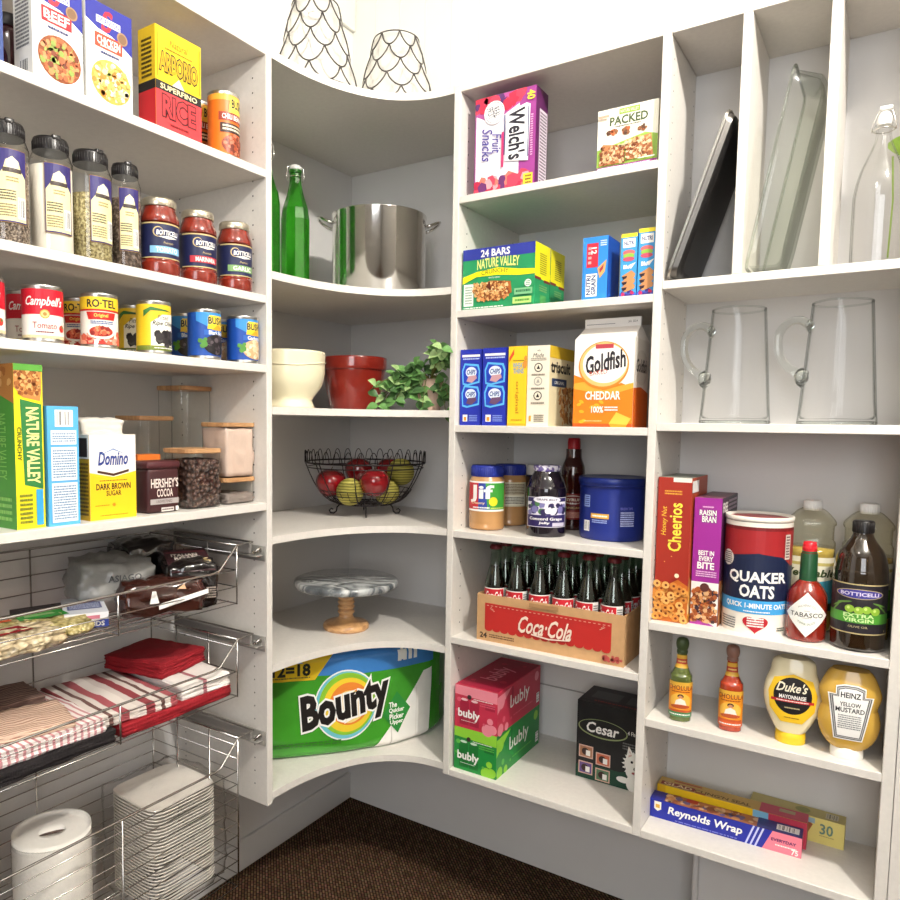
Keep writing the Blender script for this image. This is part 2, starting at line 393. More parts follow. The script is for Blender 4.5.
g = G(); g.lathe([(.003, -.022), (.003, .022)], P('#2e2823'), 10, (.002, -.004, 0)); part('hinge_pin', g, t)

# ------------------------------------------------------------------ shelving
def holes(g, plane, side, x, z0, z1, pts):
    """rows of shelf-pin holes: plane 'x' or 'y' face at value x; pts = positions along the face"""
    z = z0
    vs = []; fs = []
    while z < z1:
        for p in pts:
            o = len(vs)
            for k in range(8):
                a = 2*PI*k/8; q = (p+.0022*math.cos(a), z+.0022*math.sin(a))
                vs.append((x+side*.0004, q[0], q[1]) if plane == 'x' else (q[0], x+side*.0004, q[1]))
            fs.append(tuple(range(o, o+8)))
        z += .0345
    g.add(vs, fs, HOLE)
def shelf_board(name, parent, x0, y0, x1, y1, z):
    g = G(); g.bevbox(x0, y0, z-T, x1, y1, z, LAM, .0012, 1, False); return part(name, g, parent)
# left unit
u = thing('shelving_unit', 'tall pale grey shelving unit on the left wall with shelves of cans above wire baskets', 'shelving', (0, 0, 0), 0, 'built-in pantry shelving')
g = G(); g.bevbox(0.001, -Wy-T, PB, D, -Wy, zT, LAM, .0012, 1, False); holes(g, 'y', -1, -Wy-T, PB+.05, zT-.06, (.045, .315)); holes(g, 'y', 1, -Wy, PB+.05, zT-.06, (.045, .315)); part('side_panel', g, u)
g = G(); g.bevbox(0.001, YL-T, PB, D, YL, zT, LAM, .0012, 1, False); part('side_panel', g, u)
for nm, z in (('top_board', zT), ('shelf', A), ('shelf', B), ('shelf', C), ('shelf', DD)): shelf_board(nm, u, .001, YL, D-.0008, -Wy-T, z)
# corner unit: boards with a hollow curved front
u = thing('corner_shelving', 'pale grey corner shelving with curved-front shelves between the two straight units', 'shelving', (0, 0, 0), 0, 'built-in pantry shelving')
def curve_front(n=24, pw=2.3):
    return [(Wx-(Wx-D)*abs(math.cos(t))**(2/pw), -Wy+(Wy-D2)*abs(math.sin(t))**(2/pw)) for t in [PI/2*k/n for k in range(n+1)]]
for nm, z in (('top_board', zT), ('shelf', K1), ('shelf', K2), ('shelf', K3), ('shelf', K4), ('shelf', K5)):
    g = G(); g.prism([(.001, -Wy+.0005)] + curve_front() + [(Wx-.0005, -D2), (Wx-.0005, -.001), (.001, -.001)], z-T, z, LAM); part(nm, g, u)
# middle unit
u = thing('shelving_unit', 'pale grey shelving column of cartons between the corner and the tray dividers', 'shelving', (0, 0, 0), 0, 'built-in pantry shelving')
g = G(); g.bevbox(Wx, -D2, PB, Wx+T, -.001, zT, LAM, .0012, 1, False); holes(g, 'x', 1, Wx+T, PB+.05, zT-.06, (-.33, -.045)); holes(g, 'x', -1, Wx, PB+.05, zT-.06, (-.33, -.045)); part('side_panel', g, u)
g = G(); g.bevbox(X3, -D2, PB, X3+T, -.001, zT, LAM, .0012, 1, False); holes(g, 'x', 1, X3+T, PB+.05, zT-.06, (-.345, -.155)); part('side_panel', g, u)
for nm, z in (('top_board', zT), ('shelf', R1), ('shelf', R2), ('shelf', R3), ('shelf', R4), ('shelf', R5), ('shelf', R6)): shelf_board(nm, u, Wx+T, -D2+.0006, X3, -.001, z)
# right unit
u = thing('shelving_unit', 'pale grey shelving column at the right with upright tray dividers at its top', 'shelving', (0, 0, 0), 0, 'built-in pantry shelving')
g = G(); g.bevbox(X4, -D2, PB-.02, X4+T+.003, YB-.001, zT, LAM, .0012, 1, False); part('side_panel', g, u)
for nm, z in (('top_board', zT), ('shelf', S1), ('shelf', S2), ('shelf', S3), ('shelf', S4), ('shelf', S5)): shelf_board(nm, u, X3+T+.0005, -D2+.0006, X4, YB, z)
for x in (1.3339, 1.4964):
    g = G(); g.bevbox(x, -D2+.001, S1, x+T, YB-.001, zT-T, LAM, .0012, 1, False); part('divider', g, u)
# wall outlet in the lowest right compartment
t = thing('wall_outlet', 'dark power outlet plate on the wall under the hot sauce shelf', 'outlet', (1.262, YB-.001, .652))
g = G(); g.bevbox(-.058, -.006, -.02, .058, 0, .024, mat('outlet_steel', '#8b8884', .4, .6, var=.05), .002); part('cover_plate', g, t)
for x in (-.026, .026):
    g = G(); g.bevbox(x-.017, -.008, -.012, x+.017, -.005, .014, P('#2b2724'), .004); part('socket', g, t)

# ------------------------------------------------------------------ wire baskets on slides
def basket(zt, dz, label, nwire, group='pull-out wire baskets'):
    """zt: height of the top flange, dz: depth of the basket"""
    u = thing('wire_basket', label, 'basket', (0, -1.202, zt), 0, group)
    hw = .323; xf, xb = .345, .022; dip = -.058; zb = -dz; R_ = .0026; r = .0014
    g = G()
    g.tube([(xb, hw+.055, 0), (xf+.0, hw+.055, 0), (xf+.004, hw, 0), (xf+.004, hw-.055, dip+.004) , (xf+.004, hw-.075, dip), (xf+.004, -hw+.075, dip), (xf+.004, -hw+.055, dip+.004), (xf+.004, -hw, 0), (xf, -hw-.055, 0), (xb, -hw-.055, 0)], R_, CHROME, 8, True)
    for s in (-1, 1): g.tube([(xb, s*hw, 0), (xf+.004, s*hw, 0)], R_, CHROME, 8)
    part('rim', g, u)
    g = G()
    def lvl(z, shrink=.0):     # a ring round the basket at height z
        h = hw-shrink
        if z > dip-.001: g.tube([(xf, -h, z), (xb, -h, z), (xb, h, z), (xf, h, z)], r, CHROME, 6)
        else: g.tube([(xb, -h, z), (xf, -h, z), (xf, h, z), (xb, h, z)], r, CHROME, 6, True)
    for k in range(nwire+1): lvl(-.02-(dz-.02)*k/nwire if k < nwire else zb)
    for y in (-hw, 0, hw):
        yy = -.0+y
        ft = 0 if abs(abs(y)-hw) < .001 else dip
        g.tube([(xf+.003, yy, ft), (xf+.003, yy, zb), (xb-.002, yy, zb), (xb-.002, yy, 0)], .0022, CHROME, 6)
    n = 12
    for k in range(1, n): x = xb+(xf-xb)*k/n; g.tube([(x, -hw, zb+.002), (x, hw, zb+.002)], r, CHROME, 5)
    for x in (xb+.1, xf-.1): g.tube([(x, -hw, 0), (x, -hw, zb), (x, hw, zb), (x, hw, 0)], .002, CHROME, 6)
    part('wire_mesh', g, u)
    sl = mat('slide_steel', '#b5b2ad', .35, .6, var=.05)
    for s in (-1, 1):
        g = G(); y0 = s*(hw+.063); y1 = s*(abs(YL+1.202)-.001 if s < 0 else 1.202-Wy-T-.001)
        a, b = min(y0, y1), max(y0, y1)
        g.bevbox(.03, a, -.040, D-.012, b, -.036, sl, .001); gb = G(); gb.bevbox(.03, (y1-.004 if s > 0 else y1), -.052, D-.004, (y1 if s > 0 else y1+.004), -.014, sl, .001)
        g.bevbox(.04, y0-.004, -.032, D-.03, y0+.004, -.004, P('#8a8682'), .002)
        for xx in (D-.03, D-.05): gb.lathe([(.005, -.004), (.005, .004)], sl, 10, (xx, (y0+y1)/2, -.03)); 
        gb.tube([(D-.02, y0, -.03), (D-.012, (y0+y1)/2, -.018), (D-.02, y1, -.03)], .004, CHROME, 6)
        so = part('slide', g, u); part('bracket', gb, so)
    return u
basket(1.115, .143, 'chrome wire basket, topmost of the three, holding bags of beans and coffee', 3)
basket(.884, .142, 'chrome wire basket holding folded red and striped towels', 2)
basket(.637, .382, 'deep chrome wire basket at the bottom holding paper rolls and plates', 11)
# ------------------------------------------------------------------ makers shared by many goods
TIN = mat('tin', '#c4c2be', .28, 1, var=.06, vscale=40)
WH = P('#f6f4ef'); BK = P('#1d1a1a'); RED = P('#c01b2a'); NAVY = P('#1f2a63'); YEL = P('#f5d321')
def can(name, label, loc, rz, R, h, base, draw, group='tins on the middle left shelf'):
    t = thing(name, label, 'can', loc, rz, group)
    g = G(); g.lathe([(R*.93, 0), (R, .0015), (R, .004), (R*.975, .007), (R*.975, h-.007), (R, h-.004), (R, h-.001), (R*.97, h), (R*.95, h-.003), (R*.7, h-.0035), (R*.66, h-.003), (0.0001, h-.003)], TIN, 36)
    part('can_body', g, t)
    g = G(); Rl = R*.985; g.lathe([(Rl, .008), (Rl, h-.008)], P(base), 36, capb=False, capt=False)
    draw(around(g, Rl, .008, h-.008, a=1.55)); part('paper_label', g, t); return t
def d_tomato(f):       # red over white, script name, gold medallion
    f.rect(0, .48, 1, 1, P('#c4142a')); f.rect(0, 0, 1, .06, P('#d9c9a0'))
    f.text('Campbell\'s', .5, .73, .62, .24, WH, bold=.02, shear=.35); f.disc(.5, .49, .075, P('#c9a24a')); f.disc(.5, .49, .058, P('#e6cd84')); f.disc(.5, .49, .03, P('#a9803a'))
    f.text('Tomato', .5, .26, .38, .13, P('#a11122'), bold=.0); f.fine(.36, .1, .64, .15, 1, P('#7a2730')); f.disc(.8, .22, .06, P('#c8352c')); f.disc(.82, .25, .02, P('#5c7a2c'))
def d_rotel(f):
    f.rect(0, .74, 1, 1, P('#f2c92c')); f.text('RO·TEL', .52, .86, .52, .16, BK, bold=.03)
    f.rect(0, .70, 1, .74, P('#c8281e')); f.poly([(.28, .52), (.74, .52), (.78, .68), (.24, .68)], P('#c5261d')); f.text('Original', .5, .6, .24, .09, P('#f7d95c'), bold=.02); f.fine(.32, .42, .72, .5, 2, P('#3a5a9a'))
    f.scat(.5, .1, .5, .12, 40, .007, [P('#d8634a'), P('#b9342a'), P('#e99a80')], 3, box=True); f.ell(.5, .26, .24, .15, P('#f0ece2')); f.ell(.5, .27, .2, .11, P('#b5301f')); f.scat(.5, .27, .17, .09, 26, .004, [P('#d85a3a'), P('#8e1f16'), P('#e78a5e')], 4)
def d_olive(f):
    f.rect(0, 0, 1, .1, P('#6f7d2c')); f.poly([(.34, .1), (.9, .1), (.9, .82), (.55, .78), (.34, .6)], P('#f4f0e2')); f.poly([(.2, .72), (.34, .86), (.6, .9), (.8, .86), (.34, .94), (.2, .86)], P('#3f7a3a'))
    f.text('Pitted', .58, .72, .24, .1, P('#2d2a20'), shear=.3); f.text('Ripe Olives', .62, .58, .5, .12, P('#2d2a20'), bold=.02, shear=.3)
    f.scat(.62, .3, .2, .17, 26, .008, [P('#1b1718'), P('#2e2829'), P('#45403f')], 5); f.fine(.4, .03, .85, .07, 1, WH)
def d_bush(content, c2, band):
    def d(f):
        f.poly([(.2, 1), (1, 1), (1, .5), (.6, .58), (.2, .8)], P('#3b8fd6')); f.poly([(.42, .62), (.9, .62), (.86, .94), (.46, .94)], P('#f3cf2f')); f.text("BUSH'S", .66, .82, .44, .16, BK, out=(P('#f7e27a'), .03), bold=.03)
        f.poly([(.5, .6), (.82, .6), (.66, .74)], P('#e0a524')); f.rect(.36, .48, 1, .6, P('#2a62b8')); f.text(band, .66, .54, .42, .09, WH, bold=.02)
        f.ell(.64, .26, .3, .24, P(c2)); f.scat(.64, .26, .26, .2, 46, .0055, [P(c) for c in content], 6); f.scat(.34, .3, .06, .1, 8, .006, [P('#4f8a35')], 7)
    return d
def d_chili(f):
    f.rect(0, .9, 1, 1, P('#f0a43a')); f.poly([(.5, .7), (1, .7), (1, .98), (.55, .98)], P('#f1ce4b')); f.text("BUSH'S", .76, .86, .38, .15, BK, bold=.03, out=(P('#f7e27a'), .03)); f.rect(.3, .56, .9, .7, P('#8e3118')); f.text('CHILI BEANS', .62, .63, .5, .08, WH, bold=.02)
    f.poly([(.33, .36), (.95, .36), (.95, .52), (.33, .52)], P('#3a1d12')); f.fine(.38, .39, .9, .5, 2, P('#f0e4c8')); f.ell(.66, .17, .3, .17, P('#8a3b20')); f.scat(.66, .17, .27, .15, 50, .005, [P('#a94a28'), P('#6b2615'), P('#c9785a')], 8)
cx = .32
c1 = can('soup_can', 'red and white tomato soup can with gold medallion, whole in view', (cx, -1.329, C), 66, .0355, .104, '#f4efe6', d_tomato)
dup(c1, (cx, -1.437, C), 60, 'red and white soup can cut off by the left edge of the photo'); dup(c1, (.235, -1.312, C), 60, 'red and white soup can half hidden behind the whole tomato soup can')
c1 = can('tomato_can', 'yellow-topped tin of diced tomatoes standing in front', (cx, -1.213, C), 62, .0352, .107, '#f2ede2', d_rotel); dup(c1, (.235, -1.2, C), 45, 'yellow-topped tin of diced tomatoes half hidden behind its twin')
c1 = can('olive_can', 'yellow tin of ripe black olives standing in front', (cx, -1.085, C), 72, .036, .111, '#ecc525', d_olive); dup(c1, (.235, -1.068, C), 40, 'yellow olive tin mostly hidden behind the front olive tin')
c1 = can('bean_can', 'blue tin of black beans standing in front', (cx, -.948, C), 74, .0376, .112, '#1a4aa0', d_bush(['#1f181c', '#3a3036', '#5c5157'], '#141014', 'Black Beans')); dup(c1, (.235, -.926, C), 40, 'blue and black bean tin hidden behind the black bean tin')
c1 = can('bean_can', 'blue tin of pale garbanzo beans nearest the side panel', (cx, -.83, C), 74, .0376, .112, '#1a4aa0', d_bush(['#e8cfa8', '#d9b88c', '#f2e2c6'], '#d2a878', 'Garbanzos')); dup(c1, (.235, -.812, C), 40, 'dark tin hidden behind the garbanzo bean tin')
c1 = can('chili_bean_can', 'tall orange tin of chili beans on the top left shelf', (.31, -.877, A), 66, .0366, .148, '#e2701f', d_chili, 'tall orange tins on the top left shelf'); dup(c1, (.22, -.875, A), 60, 'orange tin partly hidden behind the tall chili bean tin')

# ------------------------------------------------------------------ top left shelf cartons
def broth(label, y0, y1, word, wc, food, seed, soup):
    w = y1-y0; h = .185
    g, F, fin = carton('soup_carton', label, 'carton', w, .06, h, (.35-.03, (y0+y1)/2, A), 90, '#f3f1ec', 'soup cartons on the top left shelf')
    f = F['front']; f.poly([(0, .80), (.25, .74), (.55, .72), (.8, .66), (1, .6), (1, 1), (0, 1)], P('#2a2f8f')); f.text('S', .45, .84, .22, .2, P('#c92e3c'), bold=.03, shear=.2); f.rect(.22, .8, .74, .87, WH); f.text('SWANSON', .48, .835, .46, .05, P('#2a2f8f'), bold=.02)
    f.rect(.18, .56, .78, .7, wc); f.text(word, .48, .635, .5, .08, WH, bold=.02); f.fine(.3, .57, .66, .6, 1, P('#f2d6d0')); f.fine(.3, .5, .7, .54, 1, P('#3a3f6f')); f.disc(.78, .74, .12, P('#9a7a5a')); f.disc(.78, .74, .09, P('#7a5a3f'))
    f.ell(.52, .25, .47, .25, P('#eae6de')); f.ell(.52, .25, .43, .215, soup); f.scat(.52, .25, .38, .18, 170, .0052, [P(c) for c in food], seed)
    F['left'].fine(.12, .3, .85, .8, 14, P('#6f6f74')); F['left'].bars(.2, .06, .8, .2); F['left'].disc(.5, .9, .3, P('#8a6a4a'))
    F['right'].fine(.12, .3, .85, .8, 14, P('#6f6f74')); return fin()
broth('white and navy carton of beef broth with a stew bowl', -1.352, -1.256, 'BEEF', P('#a3212c'), ['#b5623a', '#d98a54', '#7a3a22', '#c98f5e', '#8fa04a'], 11, P('#8e4a26'))
broth('white and navy carton of chicken broth beside the yellow rice box', -1.249, -1.15, 'CHICKEN', P('#d8482e'), ['#f0d9a0', '#e8b45e', '#f6ead0', '#d98a3a', '#a9b05a'], 12, P('#e2a64a'))
g, F, fin = carton('rice_box', 'yellow and red rice box with black trim on the top shelf', 'box', .118, .055, .203, (.35-.0275, -1.036, A), 90, '#f0c81f', None, left='#e3bd25')
f = F['front']; f.rect(0, 0, 1, .42, P('#d83a3f')); f.poly([(0, .38), (0, .47), (1, .47), (1, .38)], BK); f.poly([(.35, .47), (.5, .56), (.62, .47)], P('#f0e6d0')); f.text('SUPERFINO', .5, .425, .8, .05, P('#e9dcae'), bold=.02)
f.text('ARBORIO', .5, .67, .82, .17, P('#c79f18'), bold=.03, out=(P('#2b2416'), .06)); f.text('Natural', .5, .88, .4, .07, P('#8a6d14'), shear=.3); f.text('RICE', .5, .24, .7, .2, P('#b8343a'), bold=.03, out=(P('#4f0f14'), .05)); f.fine(.3, .05, .7, .09, 1, P('#7a1418')); f.fine(.2, .8, .8, .82, 1, P('#8a6d14'))
for x0, x1 in ((.03, .05), (.95, .97)): f.rect(x0, .5, x1, .96, P('#a98a18'))
f = F['left']; f.rect(0, 0, 1, .42, P('#c8252d')); f.rect(0, .38, 1, .47, BK); f.fine(.2, .5, .8, .9, 9, P('#3a300f'))
F['top'].rect(0, 0, 1, 1, P('#e8c42a')); fin()
g, F, fin = carton('noodle_box', 'navy box cut off by the left edge on the top shelf', 'box', .12, .09, .11, (.35-.045, -1.463, A), 90, '#28407e')
F['front'].fine(.5, .2, .93, .8, 5, P('#9ab0dd')); F['left'].fine(.1, .2, .9, .8, 5, P('#9ab0dd')); fin()
t = thing('sauce_jar', 'dark maroon jar squeezed between navy box and beef broth carton', 'jar', (.22, -1.325, A), 60)
g = G(); g.lathe(smooth_prof([(.028, 0), (.034, .004), (.035, .03), (.035, .1), (.028, .12), (.026, .125)], 4), mat('maroon_glass', '#3a0f16', .15, coat=1), 28); part('jar_body', g, t)
g = G(); g.lathe([(.029, .122), (.03, .124), (.03, .142), (.028, .144)], P('#1f1a1c'), 28); part('lid', g, t)

# ------------------------------------------------------------------ big spice bottles
CLEAR = thin_glass('clear_plastic', '#fbfbf9', '#a09c96', .05)
def spice(label, loc, rz, R, h, fill, fillh, lab=True, cap=.82):
    t = thing('spice_bottle', label, 'bottle', loc, rz, 'spice bottles on the upper left shelf')
    pr = smooth_prof([(R*.9, 0), (R, .006), (R, .03), (R, h*.72), (R*.97, h*.8), (R*.8, h*.88), (R*.76, h*.9)], 4)
    g = G(); g.lathe(pr, CLEAR, 36); part('bottle_body', g, t)
    g = G(); g.lathe([(R*.86, .003), (R*.955, .007), (R*.955, h*fillh), (.0001, h*fillh+.002)], fill, 32); part('spice', g, t)
    g = G(); cr = R*cap; g.lathe([(cr, h*.875), (cr, h*.965), (cr*.95, h*.985), (cr*.5, h*.985), (.0001, h*.985)], P('#1c191a', .3), 36)
    for k in range(40):
        a = 2*PI*k/40; g.tube([(cr*1.005*math.cos(a), cr*1.005*math.sin(a), h*.88), (cr*1.005*math.cos(a), cr*1.005*math.sin(a), h*.955)], .0008, P('#2b2828', .3), 4)
    g.bevbox(-cr*.25, -cr*1.02, h*.955, cr*.25, -cr*.6, h, P('#1c191a', .3), .002); part('cap', g, t)
    g = G(); Rl = R*1.005; g.lathe([(Rl, h*.2), (Rl, h*.2+.0001)], P('#ecdf9f'), 8, capb=False, capt=False)
    f = around(g, Rl, h*.16, h*.75, a=.68); f.rect(0, 0, 1, 1, P('#8a6a2a')); f.rect(.02, .01, .98, .99, P('#2d2466')); f.poly([(.05, .03), (.95, .03), (.95, .62), (.78, .72), (.7, .84), (.5, .9), (.3, .84), (.22, .72), (.05, .62)], P('#efe3a8'))
    f.disc(.5, .8, .2, P('#cfc7c0')); f.rect(.2, .68, .8, .74, P('#3a2f2a')); f.fine(.3, .55, .7, .63, 2, P('#8a7a4a')); f.fine(.08, .3, .6, .45, 4, P('#3a2f2a')); f.fine(.08, .08, .6, .26, 5, P('#7a6a4a')); f.bars(.66, .07, .93, .36, 14); part('label', g, t)
    return t
pepper = ramp_mat('ground_pepper', [(.35, '#2b211c'), (.5, '#6f5f53'), (.65, '#b0a292')], 'noise', 260, .9)
herbs = ramp_mat('dried_herbs', [(.35, '#5a4f2c'), (.5, '#94875a'), (.65, '#c4ba8c')], 'noise', 200, .9)
salt = mat('garlic_salt', '#ece5d8', .9, var=.03)
spice('spice bottle of dark speckled pepper cut off by the left edge', (.31, -1.383, B), 76, .0372, .214, pepper, .68)
spice('spice bottle filled with white granules, second from the left edge', (.31, -1.3, B), 80, .0374, .213, salt, .74)
spice('spice bottle half full of greenish dried herbs', (.31, -1.219, B), 92, .0383, .214, herbs, .6)
spice('slimmer spice bottle of black peppercorns beside the sauce jars', (.31, -1.142, B), 70, .0305, .213, ramp_mat('peppercorns', [(.3, '#1c1512'), (.5, '#4a3a30'), (.65, '#85756a')], 'noise', 160, .9), .66)
# ------------------------------------------------------------------ pasta sauce jars
SAUCE = mat('tomato_sauce', '#7a2416', .22, coat=.8, var=.25, vscale=60)
def sauce(label, y, bc, word):
    R, h = .0415, .160
    t = thing('sauce_jar', label, 'jar', (.315, y, B), 70, 'pasta sauce jars on the upper left shelf')
    pr = smooth_prof([(R*.9, 0), (R, .006), (R, .03), (R*.97, .032), (R*.97, .105), (R, .108), (R*.98, .12), (R*.82, .138), (R*.78, .146)], 3)
    g = G(); g.lathe(pr, SAUCE, 36); part('jar_body', g, t)
    g = G(); g.lathe([(R*.84, .143), (R*.86, .145), (R*.86, .156), (R*.8, h), (R*.7, h-.001), (.0001, h-.001)], mat('gold_lid', '#cdc3ae', .28, .8), 36); part('lid', g, t)
    g = G(); Rl = R*.985; g.lathe([(Rl, .033), (Rl, .106)], P('#1c2148'), 36, capb=False, capt=False); f = around(g, Rl, .033, .106, a=1.3)
    f.rect(0, .96, 1, 1, P('#c9b27a')); f.rect(0, 0, 1, .03, P('#c9b27a')); f.disc(.36, .74, .1, P('#c9b27a')); f.disc(.37, .735, .085, P('#20285c')); f.text('BOTTICELLI', .56, .72, .46, .13, WH, bold=.03, shear=.15); f.poly([(.36, .6), (.56, .64), (.78, .6), (.56, .55)], P('#e6e3da'))
    f.text('Premium', .56, .44, .2, .07, P('#c9b27a'), shear=.3); f.rect(.2, .14, .84, .34, P(bc)); f.text(word, .54, .24, .44, .13, WH, bold=.02); part('label', g, t)
sauce('pasta sauce jar with a light blue flavour band', -1.064, '#7fb7d9', 'TOMATO')
sauce('pasta sauce jar with a red flavour band, middle of three', -.960, '#b9303c', 'MARINARA')
sauce('pasta sauce jar with a green flavour band nearest the side panel', -.850, '#7fa66a', 'GARLIC')

# ------------------------------------------------------------------ baking shelf (fourth left shelf)
g, F, fin = carton('granola_bar_box', 'tall green and yellow granola bar box standing on end at the left', 'box', .053, .14, .299, (.339-.07, -1.371, DD), 90, '#f6e21e', None, left='#4b9a3a', top='#f0dd1c')
f = F['front']; f.poly([(.2, .79), (.95, .76), (.95, .24), (.3, .27)], P('#2f7a3c')); f.text('NATURE VALLEY', .62, .51, .46, .42, P('#f3ea9a'), rot=-90, bold=.03); f.poly([(0, .86), (.3, .80), (.9, .78), (.96, .84), (.96, .995), (0, .995)], P('#c98a4a')); f.scat(.48, .9, .42, .08, 120, .0035, [P('#a8642c'), P('#e0ae6c'), P('#8a4a1e')], 21, box=True); f.rect(0, .96, 1, 1, P('#5aa03c'))
f.text('CRUNCHY', .14, .52, .2, .14, P('#3a5a1c'), rot=-90, bold=.02); f.rect(.68, .02, .92, .24, P('#3aa0d6')); f.fine(.1, .03, .55, .22, 7, P('#6f7a2a')); 
f = F['left']; f.poly([(1, .76), (.5, .84), (0, .88), (0, 1), (1, 1)], P('#c08040')); f.scat(.5, .92, .46, .06, 40, .006, [P('#a8642c'), P('#e0ae6c')], 22, box=True); f.text('NATURE VALLEY', .7, .5, .4, .2, P('#8fcf6a'), rot=-90); f.fine(.3, .04, .9, .2, 4, P('#8fcf6a')); fin()
g, F, fin = carton('cookie_mix_box', 'light blue box with white text panels and a barcode', 'box', .062, .12, .225, (.344-.06, -1.309, DD), 90, '#58aee4')
f = F['front']; f.bars(.24, .83, .82, .97, 16); f.rect(.1, .68, .92, .8, P('#eef3f6')); f.fine(.15, .7, .88, .78, 4, P('#6a8ab0')); f.rect(.1, .38, .92, .66, P('#eef3f6')); f.fine(.15, .4, .88, .64, 11, P('#6a8ab0')); f.rect(.1, .03, .92, .36, P('#eef3f6')); f.fine(.15, .05, .88, .34, 13, P('#6a8ab0')); fin()
g, F, fin = carton('brown_sugar_box', 'white and yellow box of dark brown sugar', 'box', .105, .042, .171, (.333-.021, -1.197, DD), 90, '#f5f2ea', None, left='#d9a91e')
f = F['front']; f.poly([(0, 0), (1, 0), (1, .56), (.5, .50), (0, .56)], P('#f5c81f')); f.poly([(.16, .585), (.5, .54), (.84, .585), (.84, .555), (.5, .51), (.16, .555)], P('#4a2a1c')); f.text('Domino', .5, .72, .64, .15, P('#2a3f8a'), bold=.03, shear=.25); f.poly([(.2, .76), (.5, .84), (.8, .76), (.5, .82)], P('#8aa0c8'))
f.text('DARK BROWN', .5, .39, .74, .07, P('#3a2214'), bold=.03); f.text('SUGAR', .5, .31, .32, .06, P('#3a2214'), bold=.02); f.fine(.2, .45, .8, .47, 1, P('#8a6414')); f.star(.5, .17, .025, .05, 8, P('#d98a1c')); f.fine(.1, .16, .4, .18, 1, P('#b9880f')); f.fine(.2, .04, .8, .06, 1, P('#b9880f'))
f = F['left']; f.rect(0, .72, 1, 1, P('#f2efe6')); f.rect(.15, .74, .85, .96, P('#3a2a20')); f.fine(.1, .05, .9, .68, 14, P('#6a4a0f')); fin()
t = thing('cocoa_tub', 'dark brown tub of cocoa powder with a lid', 'tub', (.332-.031, -1.0715, DD), 90)
g = G(); g.bevbox(-.041, -.029, 0, .041, .029, .098, P('#3c1a1c'), .008, 3); F = Pr(g, lambda x, y, k: (-.041+x, -.029-k, y), .082, .098)
F.text("HERSHEY'S", .52, .67, .86, .2, P('#eadfd6'), bold=.02); F.text('COCOA', .52, .45, .5, .17, P('#eadfd6'), bold=.02); F.rect(.06, .2, 1-.04, .32, P('#a9a2a0')); F.text('UNSWEETENED', .5, .26, .5, .06, P('#4a3a3a')); F.rect(.4, .03, .8, .12, P('#d9d2cc')); F.fine(.42, .045, .78, .11, 1, P('#5a4a4a')); F.rect(.86, .04, .95, .13, WH)
part('tub_body', g, t); g = G(); g.bevbox(-.043, -.031, .096, .043, .031, .113, P('#4a2024'), .005, 2); part('lid', g, t)
g, F, fin = carton('baking_soda_box', 'small orange box peeking out behind the cocoa tub', 'box', .06, .04, .124, (.235, -1.053, DD), 90, '#d9742a'); F['front'].text('BAKING', .5, .82, .7, .12, WH, bold=.02); fin()
# flour bag
t = thing('flour_bag', 'white paper flour bag with rolled top behind the sugar box', 'bag', (.2, -1.145, DD), 88)
def lumpy(g, mt, w, d, h, n=10, amp=.004, seed=1, rnd=.35, top=None, zfun=None):
    """soft bag: a rounded box swelled and crumpled by noise"""
    rd = random.Random(seed); bm = bmesh.new(); bmesh.ops.create_cube(bm, size=1); bmesh.ops.subdivide_edges(bm, edges=bm.edges[:], cuts=n, use_grid_fill=True)
    from mathutils import noise
    for v in bm.verts:
        p = v.co*2; r = max(abs(p.x), abs(p.y), abs(p.z)); s = p.normalized()*1.25 if p.length else p; q = p.lerp(s, rnd)
        nz = noise.noise(Vector((q.x*2.3+seed, q.y*2.3, q.z*2.6)))*amp*2 + noise.noise(Vector((q.x*6+seed, q.y*6, q.z*6)))*amp
        x, y, z = q.x*w/2, q.y*d/2, (q.z+1)*h/2; nn = q.normalized()*nz
        if z < 0: z = 0
        if zfun: x, y, z = zfun(x, y, z)
        v.co = (x+nn.x, y+nn.y, max(0, z+nn.z))
    g.frombm(bm, mt, True)
g = G(); lumpy(g, mat('kraft_white', '#efe9df', .7, var=.04), .095, .08, .175, 8, .003, 3, .25); part('bag_body', g, t)
g = G(); lumpy(g, mat('kraft_white', '#efe9df', .7), .1, .05, .035, 8, .003, 4, .3); g.xf(Matrix.Translation((0, 0, .168))); part('rolled_top', g, t)
# storage jars with wooden lids
BAM = ramp_mat('bamboo', [(.3, '#a87b50'), (.6, '#c99b6c')], 'noise', 14, .5, (1, 8, 1))
def canister(label, loc, rz, s, h, fill=None, fh=.8):
    t = thing('storage_container', label, 'container', loc, rz, 'glass containers with wooden lids'); lid = .009
    g = G(); g.lathe([(s*.94, 0), (s, .003), (s, h-lid)], CLEAR, 48, power=7, smooth=True, capt=False); part('glass_body', g, t)
    g = G(); g.lathe([(s*1.0, h-lid-.002), (s*1.05, h-lid), (s*1.05, h-.001), (s*1.03, h), (0.0001, h)], BAM, 48, power=7, smooth=False); part('wooden_lid', g, t)
    if fill:
        g = G(); lumpy(g, fill, s*1.84, s*1.86, h*fh, 10, .0022, 5, .12); g.xf(Matrix.Translation((0, 0, .003))); part('contents', g, t)
    return t
chips = ramp_mat('chocolate_chips', [(0, '#8a6c60'), (.35, '#5a4038'), (.8, '#2a1c18')], 'voronoi', 95, .5, bump=1)
canister('square glass container of chocolate chips beside the cocoa tub', (.283, -.955, DD), 88, .0485, .137, chips, .8)
canister('low glass container under the taller one by the side panel', (.277, -.8395, DD), 90, .0475, .064, mat('powder_grey', '#8a7e78', .9, var=.1), .35)
canister('glass container of pale pink powder stacked on the low container', (.277, -.8395, DD+.0645), 90, .0475, .133, mat('pink_powder', '#dcc3b5', .9, var=.05), .88)
